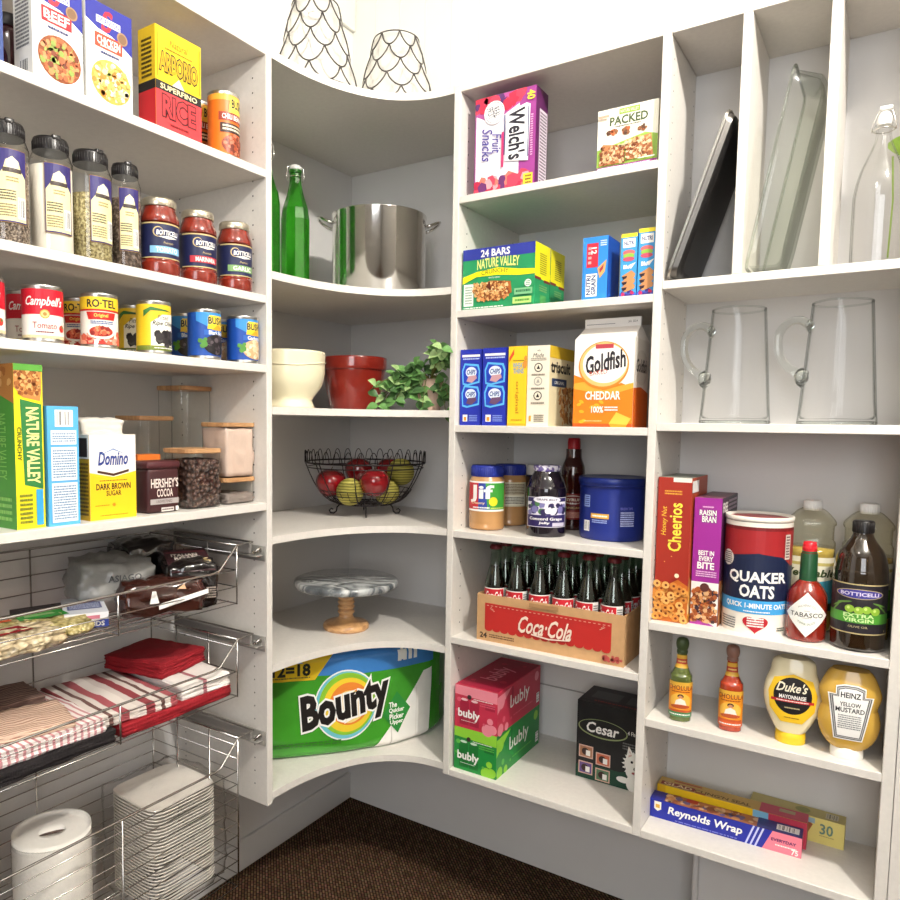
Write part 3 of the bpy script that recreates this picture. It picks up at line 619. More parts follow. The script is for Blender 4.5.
canister('tallest empty glass container with wooden lid at the back', (.125, -.847, DD), 90, .050, .288)
canister('empty glass container with wooden lid behind the cocoa tub', (.135, -.975, DD), 90, .050, .211)
# ------------------------------------------------------------------ middle column, shelf by shelf
yf = -.356
def cartR(name, label, x0, x1, d, h, z, base, group=None, y=yf, rz=0, **fc):
    return carton(name, label, 'box', x1-x0, d, h, ((x0+x1)/2, y+d/2, z), rz, base, group, **fc)
# fruit snacks
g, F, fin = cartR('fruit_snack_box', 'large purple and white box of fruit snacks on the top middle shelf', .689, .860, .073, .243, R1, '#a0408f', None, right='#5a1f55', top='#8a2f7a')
f = F['front']; f.rect(0, 0, 1, 1, P('#9c3d8d')); f.rect(.02, .12, .74, .86, P('#efeaf2')); f.poly([(.02, .82), (.3, .72), (.74, .86), (.74, 1), (.02, 1)], P('#b2559c'))
f.scat(.4, .93, .38, .06, 26, .015, [P('#d8405a'), P('#e8808a'), P('#5a2f6a'), P('#c02a48')], 31, box=True); f.scat(.45, .07, .42, .06, 30, .016, [P('#d8405a'), P('#6a2f6a'), P('#e87a6a'), P('#b8284a'), P('#f0a0a8')], 32, box=True)
f.disc(.33, .82, .17, P('#f5f2f2')); f.disc(.33, .82, .15, P('#3a4a5a')); f.disc(.33, .82, .143, P('#f5f2f2')); f.text('REAL', .37, .82, .1, .1, P('#3a3f50'), rot=-75, bold=.015); f.text('FRUIT', .27, .82, .11, .1, P('#3a3f50'), rot=-75, bold=.015)
f.poly([(.52, .3), (.9, .26), (.92, .82), (.86, .84), (.54, .79)], P('#f7f5f7')); f.text("Welch's", .71, .55, .5, .25, P('#1d1b2a'), rot=-90, bold=.03); f.rect(.885, .3, .9, .8, P('#1d2a6a')); f.rect(.5, .36, .515, .77, P('#1d2a6a'))
f.text('Fruit', .38, .5, .2, .15, P('#4a3f90'), rot=-90, bold=.01, shear=.3); f.text('Snacks', .22, .5, .34, .17, P('#4a3f90'), rot=-90, bold=.01, shear=.3); f.rect(.46, .24, .5, .6, P('#c0306a')); f.text('40', .93, .91, .09, .12, P('#f5d94a'), rot=-90, bold=.028); f.rect(.83, .01, .98, .13, P('#f3d33a')); f.fine(.86, .02, .96, .12, 3, P('#6a3a20'))
f.fine(.93, .3, .97, .72, 18, P('#e0b0d0')); f = F['right']; f.rect(.3, .04, .95, .8, P('#d9cfd9')); f.fine(.35, .06, .9, .78, 22, P('#5a4a5a')); fin()
# nut bars
g, F, fin = cartR('nut_bar_box', 'cream box of nut bars with green and purple edges, top middle shelf', 1.020, 1.161, .05, .142, R1, '#f1ecdb', None, top='#e3decb')
f = F['front']; f.rect(0, 0, 1, .08, P('#8a2f7a')); f.poly([(0, .08), (1, .08), (1, .46), (.8, .52), (0, .36)], P('#8fb04a')); f.rect(.36, .88, .7, .97, P('#8fae3c')); f.text('PACKED', .52, .79, .62, .13, P('#4b5a3a'), bold=.03); f.text('NATURE VALLEY', .53, .925, .3, .05, WH); f.fine(.3, .68, .72, .71, 1, P('#5a5a4a'))
for x in (.26, .5, .74): f.scat(x, .6, .08, .04, 9, .005, [P('#8a5a3a'), P('#b8643a'), P('#5a3a2a')], int(x*50))
f.poly([(.04, .1), (.4, .1), (.5, .36), (.1, .44)], P('#b97a4e')); f.poly([(.5, .12), (.94, .14), (.9, .48), (.5, .42)], P('#b97a4e')); f.scat(.27, .25, .2, .14, 160, .0035, [P('#d9a878'), P('#9a5a34'), P('#e6c8a0'), P('#7a3f24')], 33, box=True); f.scat(.7, .29, .2, .15, 160, .0035, [P('#d9a878'), P('#9a5a34'), P('#e6c8a0'), P('#7a3f24')], 34, box=True); f.fine(.03, .02, .4, .06, 1, WH); f.fine(.7, .1, .97, .13, 1, WH); f.fine(.4, .02, .9, .06, 1, P('#f0c0e0')); f.rect(.02, .86, .2, .9, P('#d9a08a')); fin()
# granola bars, 24
def gran(label, y, full=True):
    g, F, fin = cartR('granola_bar_box', label, .660, .868, .096, .160, R2, '#23905a', 'granola bar boxes in the middle column', y=y)
    f = F['front']; f.rect(0, .82, 1, 1, P('#2b3796')); f.text('24 BARS', .46, .91, .4, .11, WH, bold=.028); f.poly([(0, .44), (.2, .54), (.5, .54), (.8, .5), (1, .5), (1, .58), (.8, .6), (.5, .66), (.2, .62), (0, .55)], P('#f0e51c')); f.text('NATURE VALLEY', .5, .73, .58, .15, P('#e6ec8a'), bold=.025, out=(P('#0f5a34'), .02), arc=.15); f.text('CRUNCHY', .46, .59, .38, .07, P('#5a5a20'), arc=.3)
    f.rect(.02, .07, .16, .43, P('#e9efe6')); f.fine(.04, .1, .14, .4, 7, P('#8aa090')); f.poly([(.16, .34), (.4, .46), (.68, .42), (.7, .24), (.5, .12), (.2, .22)], P('#a8602c')); f.scat(.4, .33, .24, .1, 220, .0035, [P('#e2b070'), P('#c98a4a'), P('#f0cf98'), P('#7a3f1e')], 35, box=True); f.scat(.44, .2, .22, .06, 120, .0035, [P('#d08a50'), P('#e2b070'), P('#8a4a24')], 36, box=True); f.poly([(.34, .36), (.4, .44), (.42, .3)], P('#5a2410'))
    f.disc(.92, .36, .045, WH); f.fine(.89, .32, .95, .4, 3, P('#23905a')); f.rect(.74, .19, .98, .29, P('#7fc08a')); f.fine(.76, .21, .96, .28, 1, P('#1f6a44')); f.rect(.72, .05, .97, .15, P('#b6e27a')); f.fine(.75, .07, .95, .13, 1, P('#4a8a3a')); f.fine(.03, .02, .6, .05, 1, WH); f.text('WHOLE GRAIN', .46, .5, .16, .025, WH)
    f = F['right']; f.poly([(0, .47), (1, .42), (1, 1), (0, 1)], P('#f0e51c')); f.rect(0, .43, .4, .47, P('#7a1f2a')); f.rect(.6, .41, 1, .45, P('#7a1f2a')); f.fine(.3, .52, .75, .86, 10, P('#8a8420')); f.fine(.3, .25, .8, .36, 3, P('#7fb06a')); f.rect(.35, .05, .75, .2, P('#4f9a54')); return fin()
gran('green and yellow box of 24 granola bars, the front one of two', yf); gran('second granola bar box standing behind the front green one', yf+.1)
# fruit bar boxes
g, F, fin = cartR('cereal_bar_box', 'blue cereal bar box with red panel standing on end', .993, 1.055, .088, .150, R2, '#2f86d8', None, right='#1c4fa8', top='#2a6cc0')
f = F['front']; f.rect(.16, .52, .62, .9, P('#c9283c')); f.text('12', .45, .78, .1, .2, WH, rot=-90, bold=.028); f.fine(.22, .56, .35, .86, 4, P('#f0b0b0')); f.rect(.15, .06, .6, .42, WH); f.text('NUTRI', .26, .24, .3, .16, P('#1f3f7a'), rot=90, bold=.028); f.text('GRAIN', .46, .24, .3, .18, P('#1f3f7a'), rot=90, bold=.028); f.poly([(.6, .5), (.95, .62), (.9, .44), (.7, .34)], P('#d9a464')); f.poly([(.68, .48), (.86, .56), (.82, .48), (.7, .42)], P('#a02a3a')); f.fine(.7, .84, .95, .94, 3, P('#cfe2f5')); fin()
def straw(label, x0, x1, h):
    g, F, fin = cartR('cereal_bar_box', label, x0, x1, .09, h, R2, '#3f9ad8', 'slim cereal bar boxes', top='#4a2f2a')
    f = F['front']; f.rect(0, .94, 1, 1, P('#f2dc3a')); f.rect(.12, .78, .88, .92, WH); f.text('NUTRI', .5, .85, .6, .06, P('#1f3f7a'), bold=.03); f.ell(.5, .7, .38, .045, P('#d86a6a')); f.ell(.5, .65, .36, .04, P('#8ab84a')); f.ell(.5, .6, .36, .035, P('#c9506a')); f.text('Blue', .45, .48, .5, .06, WH, bold=.028); f.poly([(.5, .5), (.95, .54), (.7, .46)], WH)
    for k in range(3): f.poly([(.1, .34-.09*k), (.7, .42-.09*k), (.95, .36-.09*k), (.9, .31-.09*k), (.3, .26-.09*k)], P('#c48a58')); f.poly([(.12, .33-.09*k), (.45, .34-.09*k), (.4, .3-.09*k), (.2, .28-.09*k)], P('#2b1a2a'))
    f.rect(0, 0, 1, .07, P('#3f55b8')); f.scat(.5, .06, .4, .04, 12, .004, [P('#3a2a7a'), P('#c02a5a')], 37, box=True); return fin()
straw('slim blue and yellow cereal bar box, left of the matching pair', 1.086, 1.124, .147); straw('slim blue and yellow cereal bar box against the divider, right of the pair', 1.127, 1.166, .154)
# cracker shelf
def cookie(label, x0, x1, h):
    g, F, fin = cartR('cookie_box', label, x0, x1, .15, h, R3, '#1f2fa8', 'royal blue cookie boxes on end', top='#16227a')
    f = F['front']; f.rect(.08, .9, .92, .93, WH); f.fine(.12, .86, .9, .89, 1, P('#c0d0f5')); f.rect(.96, 0, 1, 1, P('#141f8a'))
    for yb in (.56, .27):
        f.poly([(.12, yb-.02), (.34, yb-.04), (.92, yb), (.94, yb+.16), (.86, yb+.24), (.2, yb+.26), (.08, yb+.16)], P('#5fb8ee')); f.poly([(.17, yb), (.36, yb-.015), (.86, yb+.02), (.88, yb+.15), (.8, yb+.215), (.24, yb+.235), (.14, yb+.15)], P('#1c3fb8')); f.ell(.52, yb+.14, .26, .07, P('#dfe9f5')); f.text('CHIPS', .52, yb+.14, .4, .06, P('#27408a'), bold=.03, shear=.2); f.poly([(.3, yb+.02), (.56, yb), (.8, yb+.06), (.76, yb+.1), (.4, yb+.09)], P('#c89aa0' if yb > .4 else '#6a4a6a'))
    f.rect(.16, .05, .38, .14, WH); f.rect(.21, .06, .33, .11, P('#e0952a')); f.fine(.46, .05, .85, .14, 4, P('#8aa0e8')); return fin()
cookie('royal blue cookie box on end, leftmost on the cracker shelf', .658, .722, .203); cookie('royal blue cookie box on end beside the yellow cracker box', .726, .797, .204)
g, F, fin = cartR('cracker_box', 'bright yellow slim cracker box reading original', .801, .853, .15, .205, R3, '#f5c928', None, top='#e0a81c')
f = F['front']; f.poly([(.04, .86), (.3, .97), (.3, .9), (.04, .8)], P('#d8502a')); f.text('WHEAT', .55, .76, .6, .06, P('#7aa0b8'), bold=.028); f.text('THINS', .55, .69, .56, .06, P('#7aa0b8'), bold=.028); f.fine(.25, .81, .85, .83, 1, P('#8a6a1c')); f.text('original', .5, .36, .4, .22, P('#c98f1c'), rot=-90, bold=.02); f.scat(.92, .78, .05, .08, 6, .006, [P('#d98f3a')], 38); f.fine(.2, .06, .8, .09, 1, P('#b98a1c')); f.rect(0, 0, 1, .03, P('#eaa61f')); fin()
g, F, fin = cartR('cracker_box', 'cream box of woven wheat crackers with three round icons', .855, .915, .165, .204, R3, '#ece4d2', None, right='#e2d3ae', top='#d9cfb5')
f = F['front']; f.text('Made', .48, .88, .5, .055, P('#4a4038'), shear=.3); f.text('with', .5, .94, .14, .025, P('#4a4038')); f.fine(.15, .81, .85, .85, 2, P('#8a7f70'))
for yc, cc in ((.73, '#2f2a28'), (.56, '#a9a49a'), (.38, '#2f2a28')): f.disc(.5, yc, .19, P(cc)); f.disc(.5, yc, .15, P('#e6ddca')); f.poly([(.42, yc-.02), (.58, yc-.02), (.5, yc+.03)], P(cc)); f.fine(.2, yc-.11, .8, yc-.07, 1, P('#8a7f70'))
f.rect(.12, .06, .22, .13, P('#e0a02a')); f.fine(.35, .05, .8, .15, 4, P('#8a7f70'))
f = F['right']; f.rect(0, .85, 1, 1, P('#d9b52e')); f.text('triscuit', .45, .74, .78, .13, P('#1d1a18'), bold=.035); f.rect(.1, .5, .7, .6, P('#22345a')); f.text('ORIGINAL', .4, .55, .4, .04, WH); f.scat(.7, .26, .3, .22, 70, .012, [P('#b9783e'), P('#8a4f24'), P('#d9a05a')], 39, box=True, asp=.5); fin()
# cheddar cracker carton with gabled top
w, h, d, hs = .147, .268, .120, .212
t = thing('cracker_carton', 'tall white and orange gable-top carton of cheddar crackers', 'carton', (.98+w/2, yf+d/2, R3), 0)
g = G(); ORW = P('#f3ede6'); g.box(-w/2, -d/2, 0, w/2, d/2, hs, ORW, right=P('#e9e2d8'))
gw = w/2-.004; g.add([(-w/2,-d/2,hs),(w/2,-d/2,hs),(gw,-.004,h-.022),(-gw,-.004,h-.022),(-w/2,d/2,hs),(w/2,d/2,hs),(gw,.004,h-.022),(-gw,.004,h-.022)], [(0,1,2,3),(5,4,7,6),(1,5,6,2),(4,0,3,7)], ORW); g.box(-gw, -.004, h-.022, gw, .004, h, P('#e9e6e3'))
f = Pr(g, lambda x, y, k: (-w/2+x, -d/2-k, y), w, hs); f.poly([(0, 0), (1, 0), (1, .44), (.8, .5), (.6, .44), (.3, .52), (0, .6)], P('#f08018')); f.poly([(0, .5), (.2, .52), (.5, .42), (1, .5), (1, .44), (.6, .36), (0, .44)], P('#f4a83a')); f.rect(0, 0, 1, .04, P('#d9541a'))
for k in range(26):
    rd = random.Random(k); X, Y = rd.uniform(.04, .5), rd.uniform(.03, .3)
    if k < 9: f.ell(X, Y, .045, .018, P('#f8b02a'), 10, rd.uniform(-.6, .6))
f.ell(.5, .7, .42, .27, P('#e8862a'), 40); f.ell(.5, .71, .4, .25, P('#f9c27a'), 40); f.ell(.52, .72, .37, .22, P('#f7f3ee'), 40); f.rect(.36, .89, .66, .94, P('#b8404a')); f.text('Goldfish', .53, .74, .66, .19, P('#1f1a22'), bold=.03, shear=.3, rot=10); f.text('BAKED', .42, .62, .3, .05, P('#d8604a'), rot=8); f.text('CHEDDAR', .5, .36, .58, .09, WH, bold=.03); f.text('100%', .42, .2, .2, .07, WH, bold=.028); f.fine(.54, .18, .76, .24, 2, WH); f.fine(.2, .06, .5, .08, 1, P('#f9d28a'))
f.poly([(.62, .04), (.74, .17), (.98, .1), (.92, .03)], P('#f8c24a')); f.poly([(.62, .04), (.92, .03), (.9, .0), (.66, .0)], P('#e89a2a'))
f = Pr(g, lambda x, y, k: (w/2+k, -d/2+x, y), d, hs); f.poly([(0, 0), (1, 0), (1, .4), (.5, .46), (0, .44)], P('#d9641a')); f.ell(.5, .68, .44, .2, P('#d9d2c8'), 30); f.text('Goldfish', .5, .7, .7, .14, P('#2a2428'), bold=.03, shear=.3)
f = Pr(g, lambda x, y, k: (-gw+x, -.004-k, h-.022+y), 2*gw, .022); f.rect(.03, .35, .55, .42, P('#8a8a90')); f.text('JUL 2024', .86, .5, .16, .3, P('#3a3a40')); part('carton_body', g, t)
# spreads shelf
def jar(name, label, cat, loc, rz, R, h, bodyprof, bmat, lidm, lidprof, draw=None, lz=None, group=None, a=1.3, base=None, rib=0):
    t = thing(name, label, cat, loc, rz, group); pr = smooth_prof([(r*R, z*h) for r, z in bodyprof], 4)
    g = G(); g.lathe(pr, bmat, 40); part('jar_body', g, t)
    g = G(); g.lathe([(r*R, z*h) for r, z in lidprof], lidm, 40)
    if rib:
        r0 = lidprof[0][0]*R; z0 = lidprof[0][1]*h; z1 = lidprof[1][1]*h
        for k in range(rib): an = 2*PI*k/rib; g.tube([(r0*math.cos(an), r0*math.sin(an), z0+.001), (r0*math.cos(an), r0*math.sin(an), z1-.001)], .0009, lidm, 4)
    part('lid', g, t)
    if draw:
        g = G(); Rl = R*lz[2]; 
        if base: g.lathe([(Rl-.0004, lz[0]*h), (Rl-.0004, lz[1]*h)], P(base), 40, capb=False, capt=False)
        draw(around(g, Rl, lz[0]*h, lz[1]*h, a=a)); part('label', g, t)
    return t
PB_ = mat('peanut_butter', '#b98a58', .25, coat=.7, var=.06, vscale=12)
BLU = P('#20308f')
def d_jif(f):
    f.rect(0, .04, 1, 1, WH); f.rect(0, .1, .34, .95, P('#c4202c')); f.rect(.34, .1, .6, .95, P('#2a3f9a')); f.poly([(.55, .1), (1, .1), (1, .95), (.5, .95)], P('#3f9a3a')); f.text('Jif', .4, .6, .54, .54, WH, bold=.03, out=(P('#1c1c3a'), .0)); f.disc(.68, .36, .1, P('#f3d82a')); f.text('Creamy', .32, .3, .34, .1, P('#f0d0a8'), bold=.02); f.fine(.2, .12, .6, .2, 1, WH); f.fine(.62, .12, .95, .18, 1, P('#d9e87a'))
pbp = [(.8, 0), (.94, .01), (1, .04), (.98, .1), (1, .2), (1, .7), (.97, .77), (.88, .82), (.84, .86)]
jar('peanut_butter_jar', 'peanut butter jar with blue lid and red, white and green label in front', 'jar', (.709, -.283, R4), 22, .0495, .178, pbp, PB_, BLU, [(.9, .83), (.9, .975), (.87, 1), (0.01, 1)], d_jif, (.28, .76, 1.006), 'peanut butter jars', 1.25, rib=50)
def d_back(f): f.rect(.3, .05, .9, .95, P('#d9d0b0')); f.fine(.34, .5, .86, .9, 7, P('#5a3a2a')); f.rect(.34, .1, .86, .46, P('#e9e4d0')); f.fine(.36, .14, .84, .42, 5, P('#4a4a3a'))
jar('peanut_butter_jar', 'peanut butter jar with blue lid and cream back label behind the front one', 'jar', (.719, -.158, R4), 30, .0495, .176, pbp, PB_, BLU, [(.9, .83), (.9, .975), (.87, 1), (0.01, 1)], d_back, (.3, .74, 1.006), 'peanut butter jars', 1.25, rib=50)
jar('spread_jar', 'dark jar with pale grey lid between peanut butter and grape jelly', 'jar', (.797, -.135, R4), 20, .036, .177, [(.86, 0), (1, .03), (1, .75), (.9, .82), (.88, .86)], mat('dark_spread', '#2a1c1a', .2, coat=.6), P('#c9c6c0'), [(.94, .84), (.94, .98), (.9, 1), (.01, 1)])
def d_grape(f):
    f.rect(0, 0, 1, 1, P('#d9d4de')); f.rect(.02, .02, .98, .98, P('#2a1f5a')); f.poly([(.02, .4), (.98, .42), (.98, .86), (.02, .84)], P('#e6e2ea')); f.scat(.5, .64, .46, .16, 26, .009, [P('#3a2f6a'), P('#5a4f92'), P('#2a2250'), P('#7f7ab0'), P('#4a7a4a')], 41, box=True); f.ell(.5, .92, .3, .12, P('#e9e6ee')); f.text('GRAPE JELLY', .5, .92, .44, .08, P('#2a1f4a'), bold=.02)
    f.text('Concord Grape', .48, .27, .74, .12, WH, bold=.03); f.text('Jelly', .45, .14, .22, .09, WH, bold=.03); f.rect(.62, .04, .92, .16, P('#c9c4d4')); f.scat(.6, .56, .1, .06, 6, .008, [P('#e9e6ee')], 42)
jar('jelly_jar', 'large dark purple jar of grape jelly with patterned lid', 'jar', (.886, -.284, R4), 25, .0525, .186, [(.84, 0), (.96, .015), (1, .05), (1, .62), (.96, .7), (.8, .82), (.64, .9), (.6, .94)], mat('grape_jelly', '#150d18', .08, coat=1), ramp_mat('gingham_lid', [(.45, '#e6e2ee'), (.5, '#5a4a8a'), (.8, '#8a80b8')], 'noise', 90, .4), [(.66, .915), (.68, .93), (.68, .985), (.64, 1), (.01, 1)], d_grape, (.14, .56, 1.006), None, 1.15)
def d_syr(f): f.rect(0, 0, 1, 1, P('#7a1f1a')); f.ell(.5, .76, .4, .17, P('#d9c9b8')); f.ell(.5, .76, .34, .14, P('#7a1f1a')); f.text('SYRUP', .5, .76, .5, .1, P('#e9dcc8'), bold=.03); f.text('IN', .5, .62, .2, .07, WH); f.rect(.1, .36, .9, .54, P('#5a1414')); f.text('PANCAKE', .5, .45, .7, .08, P('#e9c98a')); f.fine(.2, .06, .8, .3, 5, P('#d9a08a'))
jar('syrup_bottle', 'tall dark syrup bottle with red cap behind the grape jelly', 'bottle', (.902, -.135, R4), 25, .0325, .256, [(.84, 0), (1, .02), (.98, .28), (.88, .42), (1, .55), (.96, .68), (.7, .78), (.66, .88)], mat('syrup', '#34100c', .12, coat=.9), P('#b3202a'), [(.54, .88), (.54, .95), (.5, .99), (.44, 1), (.01, 1)], d_syr, (.12, .4, 1.02), None, 1.2)
t = thing('coffee_tub', 'big royal blue plastic coffee tub on the spreads shelf', 'tub', (1.044, -.222, R4), 18); BT = P('#1a2a7a', .3)
g = G(); g.lathe(smooth_prof([(.076, 0), (.081, .004), (.083, .03), (.083, .13), (.0855, .138), (.0855, .143)], 3), BT, 48); part('tub_body', g, t)
g = G(); g.lathe([(.086, .142), (.0875, .144), (.0875, .156), (.085, .16), (.079, .158), (.001, .158)], P('#16276f', .3), 48); part('lid', g, t)
g = G(); f = around(g, .0833, .008, .132, a=1.2, step=.1); f.bars(.1, .12, .2, .34, 10); f.rect(.22, .4, .46, .5, P('#e0a83a')); f.fine(.24, .42, .44, .48, 1, WH); f.fine(.24, .3, .44, .38, 2, P('#9fb0e8')); f.rect(.1, .62, .2, .86, P('#8fa5d9')); f.fine(.11, .64, .19, .85, 5, P('#1c2f86')); f.rect(.55, .2, .82, .68, P('#1a2a78')); f.text('BREW TIPS', .68, .62, .16, .05, P('#7f7ad0')); f.fine(.6, .25, .78, .56, 7, P('#c0c8ee')); part('label', g, t)
# cola crate with bottles
cw, cd, ch = .405, .275, .128; cx0, cy0 = .722, -.352
t = thing('drinks_crate', 'brown cardboard crate with red panel holding glass cola bottles', 'crate', (cx0+cw/2, cy0+cd/2, R5), 0); KR = mat('kraft_card', '#c49a6c', .75, var=.05, vscale=60)
g = G(); e = .003
g.box(-cw/2, -cd/2, 0, cw/2, cd/2, .003, KR)
for a in ((-cw/2, -cd/2, .003, cw/2, -cd/2+e, ch), (-cw/2, cd/2-e, .003, cw/2, cd/2, ch), (-cw/2, -cd/2+e, .003, -cw/2+e, cd/2-e, ch), (cw/2-e, -cd/2+e, .003, cw/2, cd/2-e, ch)): g.box(*a, KR)
f = Pr(g, lambda x, y, k: (-cw/2+x, -cd/2-k, y), cw, ch); rp = P('#bb2a26'); f.rect(.06, .28, .92, .82, rp)
for k in range(15): f.ell(.0887+.0573*k, .28, .0287, .06, rp, 14)
for k in range(28): f.rect(.075+.0305*k, .765, .09+.0305*k, .78, P('#d9a890'))
f.text('Coca·Cola', .49, .5, .36, .34, P('#f0dccb'), bold=.02, shear=.45); f.poly([(.4, .34), (.52, .3), (.66, .34), (.66, .32), (.52, .27), (.4, .31)], P('#f0dccb')); f.text('24', .055, .13, .05, .11, P('#3a2a20'), bold=.03); f.fine(.1, .09, .28, .18, 2, P('#6a4a34')); f.rect(.38, .88, .58, .97, P('#a87f56')); f.scat(.93, .12, .06, .06, 14, .006, [P('#b8504a')], 43)
for sx, sg in ((.1, 1), (.885, -1)):
    for k in range(4): f.poly([(sx, .72), (sx+sg*(.035-.01*k), .66+.04*k), (sx+sg*(.036-.01*k), .675+.04*k)], P('#e0b8a0'))
part('crate_walls', g, t)
COLA = mat('cola', '#160705', .08, coat=1); GLG = thin_glass('green_tint_glass', '#d6e6da', '#6f8a78', .08)
t0 = None; k = 0
for r in range(4):
    for c in range(6):
        px, py = .757+.0655*c, -.315+.062*r
        rown = ('front', 'second', 'third', 'back')[r]; lab = 'glass cola bottle in the %s row of the crate, %s' % (rown, ('leftmost', 'second from the left', 'third from the left', 'third from the right', 'second from the right', 'rightmost')[c])
        if t0 is None:
            t0 = thing('cola_bottle', lab, 'bottle', (px, py, R5+.0035), 30, 'glass cola bottles in the crate')
            bp = [(.026, 0), (.029, .004), (.0285, .03), (.0255, .05), (.028, .09), (.0295, .12), (.0285, .15), (.022, .178), (.0155, .205), (.0135, .235), (.0135, .246)]
            g = G(); g.lathe(smooth_prof(bp, 4), GLG, 24); g.lathe([(.0135, .243), (.0148, .245), (.0148, .25), (.0135, .252)], GLG, 20, capb=False, capt=False); part('bottle_glass', g, t0)
            g = G(); rf = prof_r(bp); g.lathe([(rf(z)-.0022, z) for z in (.004, .03, .05, .09, .12, .15, .17, .19, .2)] + [(.001, .2)], COLA, 22); part('cola_fill', g, t0)
            g = G(); g.lathe([(.0162, .246), (.0156, .254), (.0135, .258), (.0001, .2585)], mat('crown_cap', '#651c20', .4, .3), 21, smooth=False)
            for q in range(21): an = 2*PI*q/21; g.tube([(.016*math.cos(an), .016*math.sin(an), .246), (.0155*math.cos(an), .0155*math.sin(an), .2535)], .001, MC['crown_cap'], 4)
            part('crown_cap', g, t0)
            g = G(); f = around(g, .0299, .1, .142, a=1.35); f.rect(0, 0, 1, 1, P('#c21f2c')); f.rect(0, .94, 1, 1, WH); f.rect(0, 0, 1, .06, WH); f.text('Coca·Cola', .42, .52, .56, .5, WH, bold=.03, shear=.4); f.rect(.78, .06, 1, .94, P('#e9e6e0')); f.fine(.8, .15, .98, .85, 5, P('#5a5a5a')); part('label', g, t0)
        else:
            dup(t0, (px, py, R5+.0035), (20, 50, -10, 35, 10, 75, 60, 0, 30)[(k*4) % 9], lab)
        k += 1
# sparkling water packs and dog food
def bubly(label, z, base, dark, lite, h, grp='sparkling water cartons'):
    g, F, fin = cartR('sparkling_water_carton', label, .661, .793, .287, h, z, base, grp, y=-.357, top=base); lt, dk, l2 = P(lite[0]), P(dark), P(lite[1])
    f = F['front']; f.rect(0, 0, 1, 1, P(base)); f.poly([(0, .78), (1, .74), (1, 1), (0, 1)], lt); f.rect(.72, .55, .95, .68, dk)
    for x in (.12, .36): f.poly([(x, .08), (x+.22, .08), (x+.22, .62), (x+.19, .68), (x+.03, .68), (x, .62)], dk); f.ell(x+.11, .68, .08, .03, P(lite[2]))
    for X, Y, r in ((.1, .66, .05), (.84, .3, .07), (.78, .08, .13), (.9, .12, .1), (.7, .2, .03), (.06, .4, .03)): f.disc(X, Y, r, lt if r > .05 else l2)
    f.text('bubly', .34, .33, .5, .24, WH, bold=.03); f.fine(.16, .17, .5, .19, 1, WH); f.fine(.45, .72, .9, .75, 1, WH); f.fine(.6, .6, .95, .7, 2, l2); f.disc(.35, .76, .05, P('#3a2a2a'))
    f = F['right']; f.poly([(0, .9), (.3, .95), (0, .5)], lt); f.text('bubly', .5, .55, .44, .4, WH, bold=.01)
    for X, Y, r in ((.07, .1, .06), (.14, .3, .03), (.9, .8, .05), (.2, .08, .04), (.3, .2, .015), (.08, .75, .07)): f.disc(X, Y, r, lt if r > .035 else l2)
    f.fine(.35, .2, .8, .26, 1, l2); f.rect(.3, .6, .34, .95, dk); f.bars(.9, .1, .97, .35, 10, horiz=True)
    f = F['top']; f.rect(.02, .03, .98, .97, dk); f.text('bubly', .5, .5, .42, .5, lt, rot=90, bold=.01)
    for X, Y, r in ((.2, .2, .06), (.8, .3, .08), (.3, .8, .07), (.75, .85, .05)): f.disc(X, Y, r, P(base))
    return fin()
bubly('green carton of sparkling water cans, lower of the pair', R6, '#1f8a3c', '#17702f', ('#8fd03a', '#5fb84a', '#cfe6cf'), .122)
bubly('pink-red carton of sparkling water cans on top of the green one', R6+.1222, '#c22f4a', '#a3203c', ('#e88a98', '#d85a72', '#e9c0c4'), .120)
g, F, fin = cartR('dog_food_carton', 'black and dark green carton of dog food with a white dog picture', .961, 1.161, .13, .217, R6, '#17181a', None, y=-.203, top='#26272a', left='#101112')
f = F['front']; f.poly([(0, 0), (1, 0), (1, .3), (.6, .2), (.2, .2), (0, .16)], P('#14402f')); f.ell(.36, .68, .34, .12, P('#8f9a6a'), 36); f.ell(.36, .685, .325, .108, P('#191a1b'), 36); f.text('Cesar', .36, .685, .44, .13, WH, bold=.02, shear=.15)
for X, Y, c in ((.14, .35, '#b07a5a'), (.38, .3, '#c9684a'), (.14, .14, '#6a4f8a'), (.38, .1, '#5a7a5a')): f.rect(X-.1, Y-.08, X+.1, Y+.08, P('#d9b0a0')); f.rect(X-.085, Y-.065, X+.085, Y+.065, P(c)); f.disc(X-.01, Y, .05, P('#3a221c')); f.rect(X, Y-.05, X+.06, Y+.02, WH)
f.text('4 Flavors', .8, .72, .2, .05, WH); f.fine(.64, .5, .9, .6, 3, P('#6a6a6a'))
dw = P('#f1eee8'); f.ell(.82, .34, .15, .14, dw, 20); f.poly([(.69, .4), (.72, .56), (.8, .46)], dw); f.poly([(.85, .46), (.95, .56), (.97, .4)], dw); f.ell(.82, .24, .13, .1, dw, 18); f.ell(.86, .1, .16, .14, dw); f.ell(.66, .12, .09, .04, dw, 14); f.poly([(.72, .42), (.735, .51), (.77, .45)], P('#d9b8b0')); f.disc(.77, .37, .018, BK); f.disc(.875, .37, .018, BK); f.disc(.82, .29, .028, BK); f.ell(.82, .235, .05, .018, P('#a04a4a'))
for an in range(18): a = 2*PI*an/18; f.poly([(.82+.15*math.cos(a-.12), .34+.14*math.sin(a-.12)), (.82+.185*math.cos(a), .34+.17*math.sin(a)), (.82+.15*math.cos(a+.12), .34+.14*math.sin(a+.12))], dw)
F['top'].rect(.12, .3, .5, .75, P('#4a4b4e')); F['top'].rect(.6, .3, .95, .75, P('#4a4b4e')); F['top'].fine(.2, .1, .9, .2, 1, P('#8a2a2a')); fin()
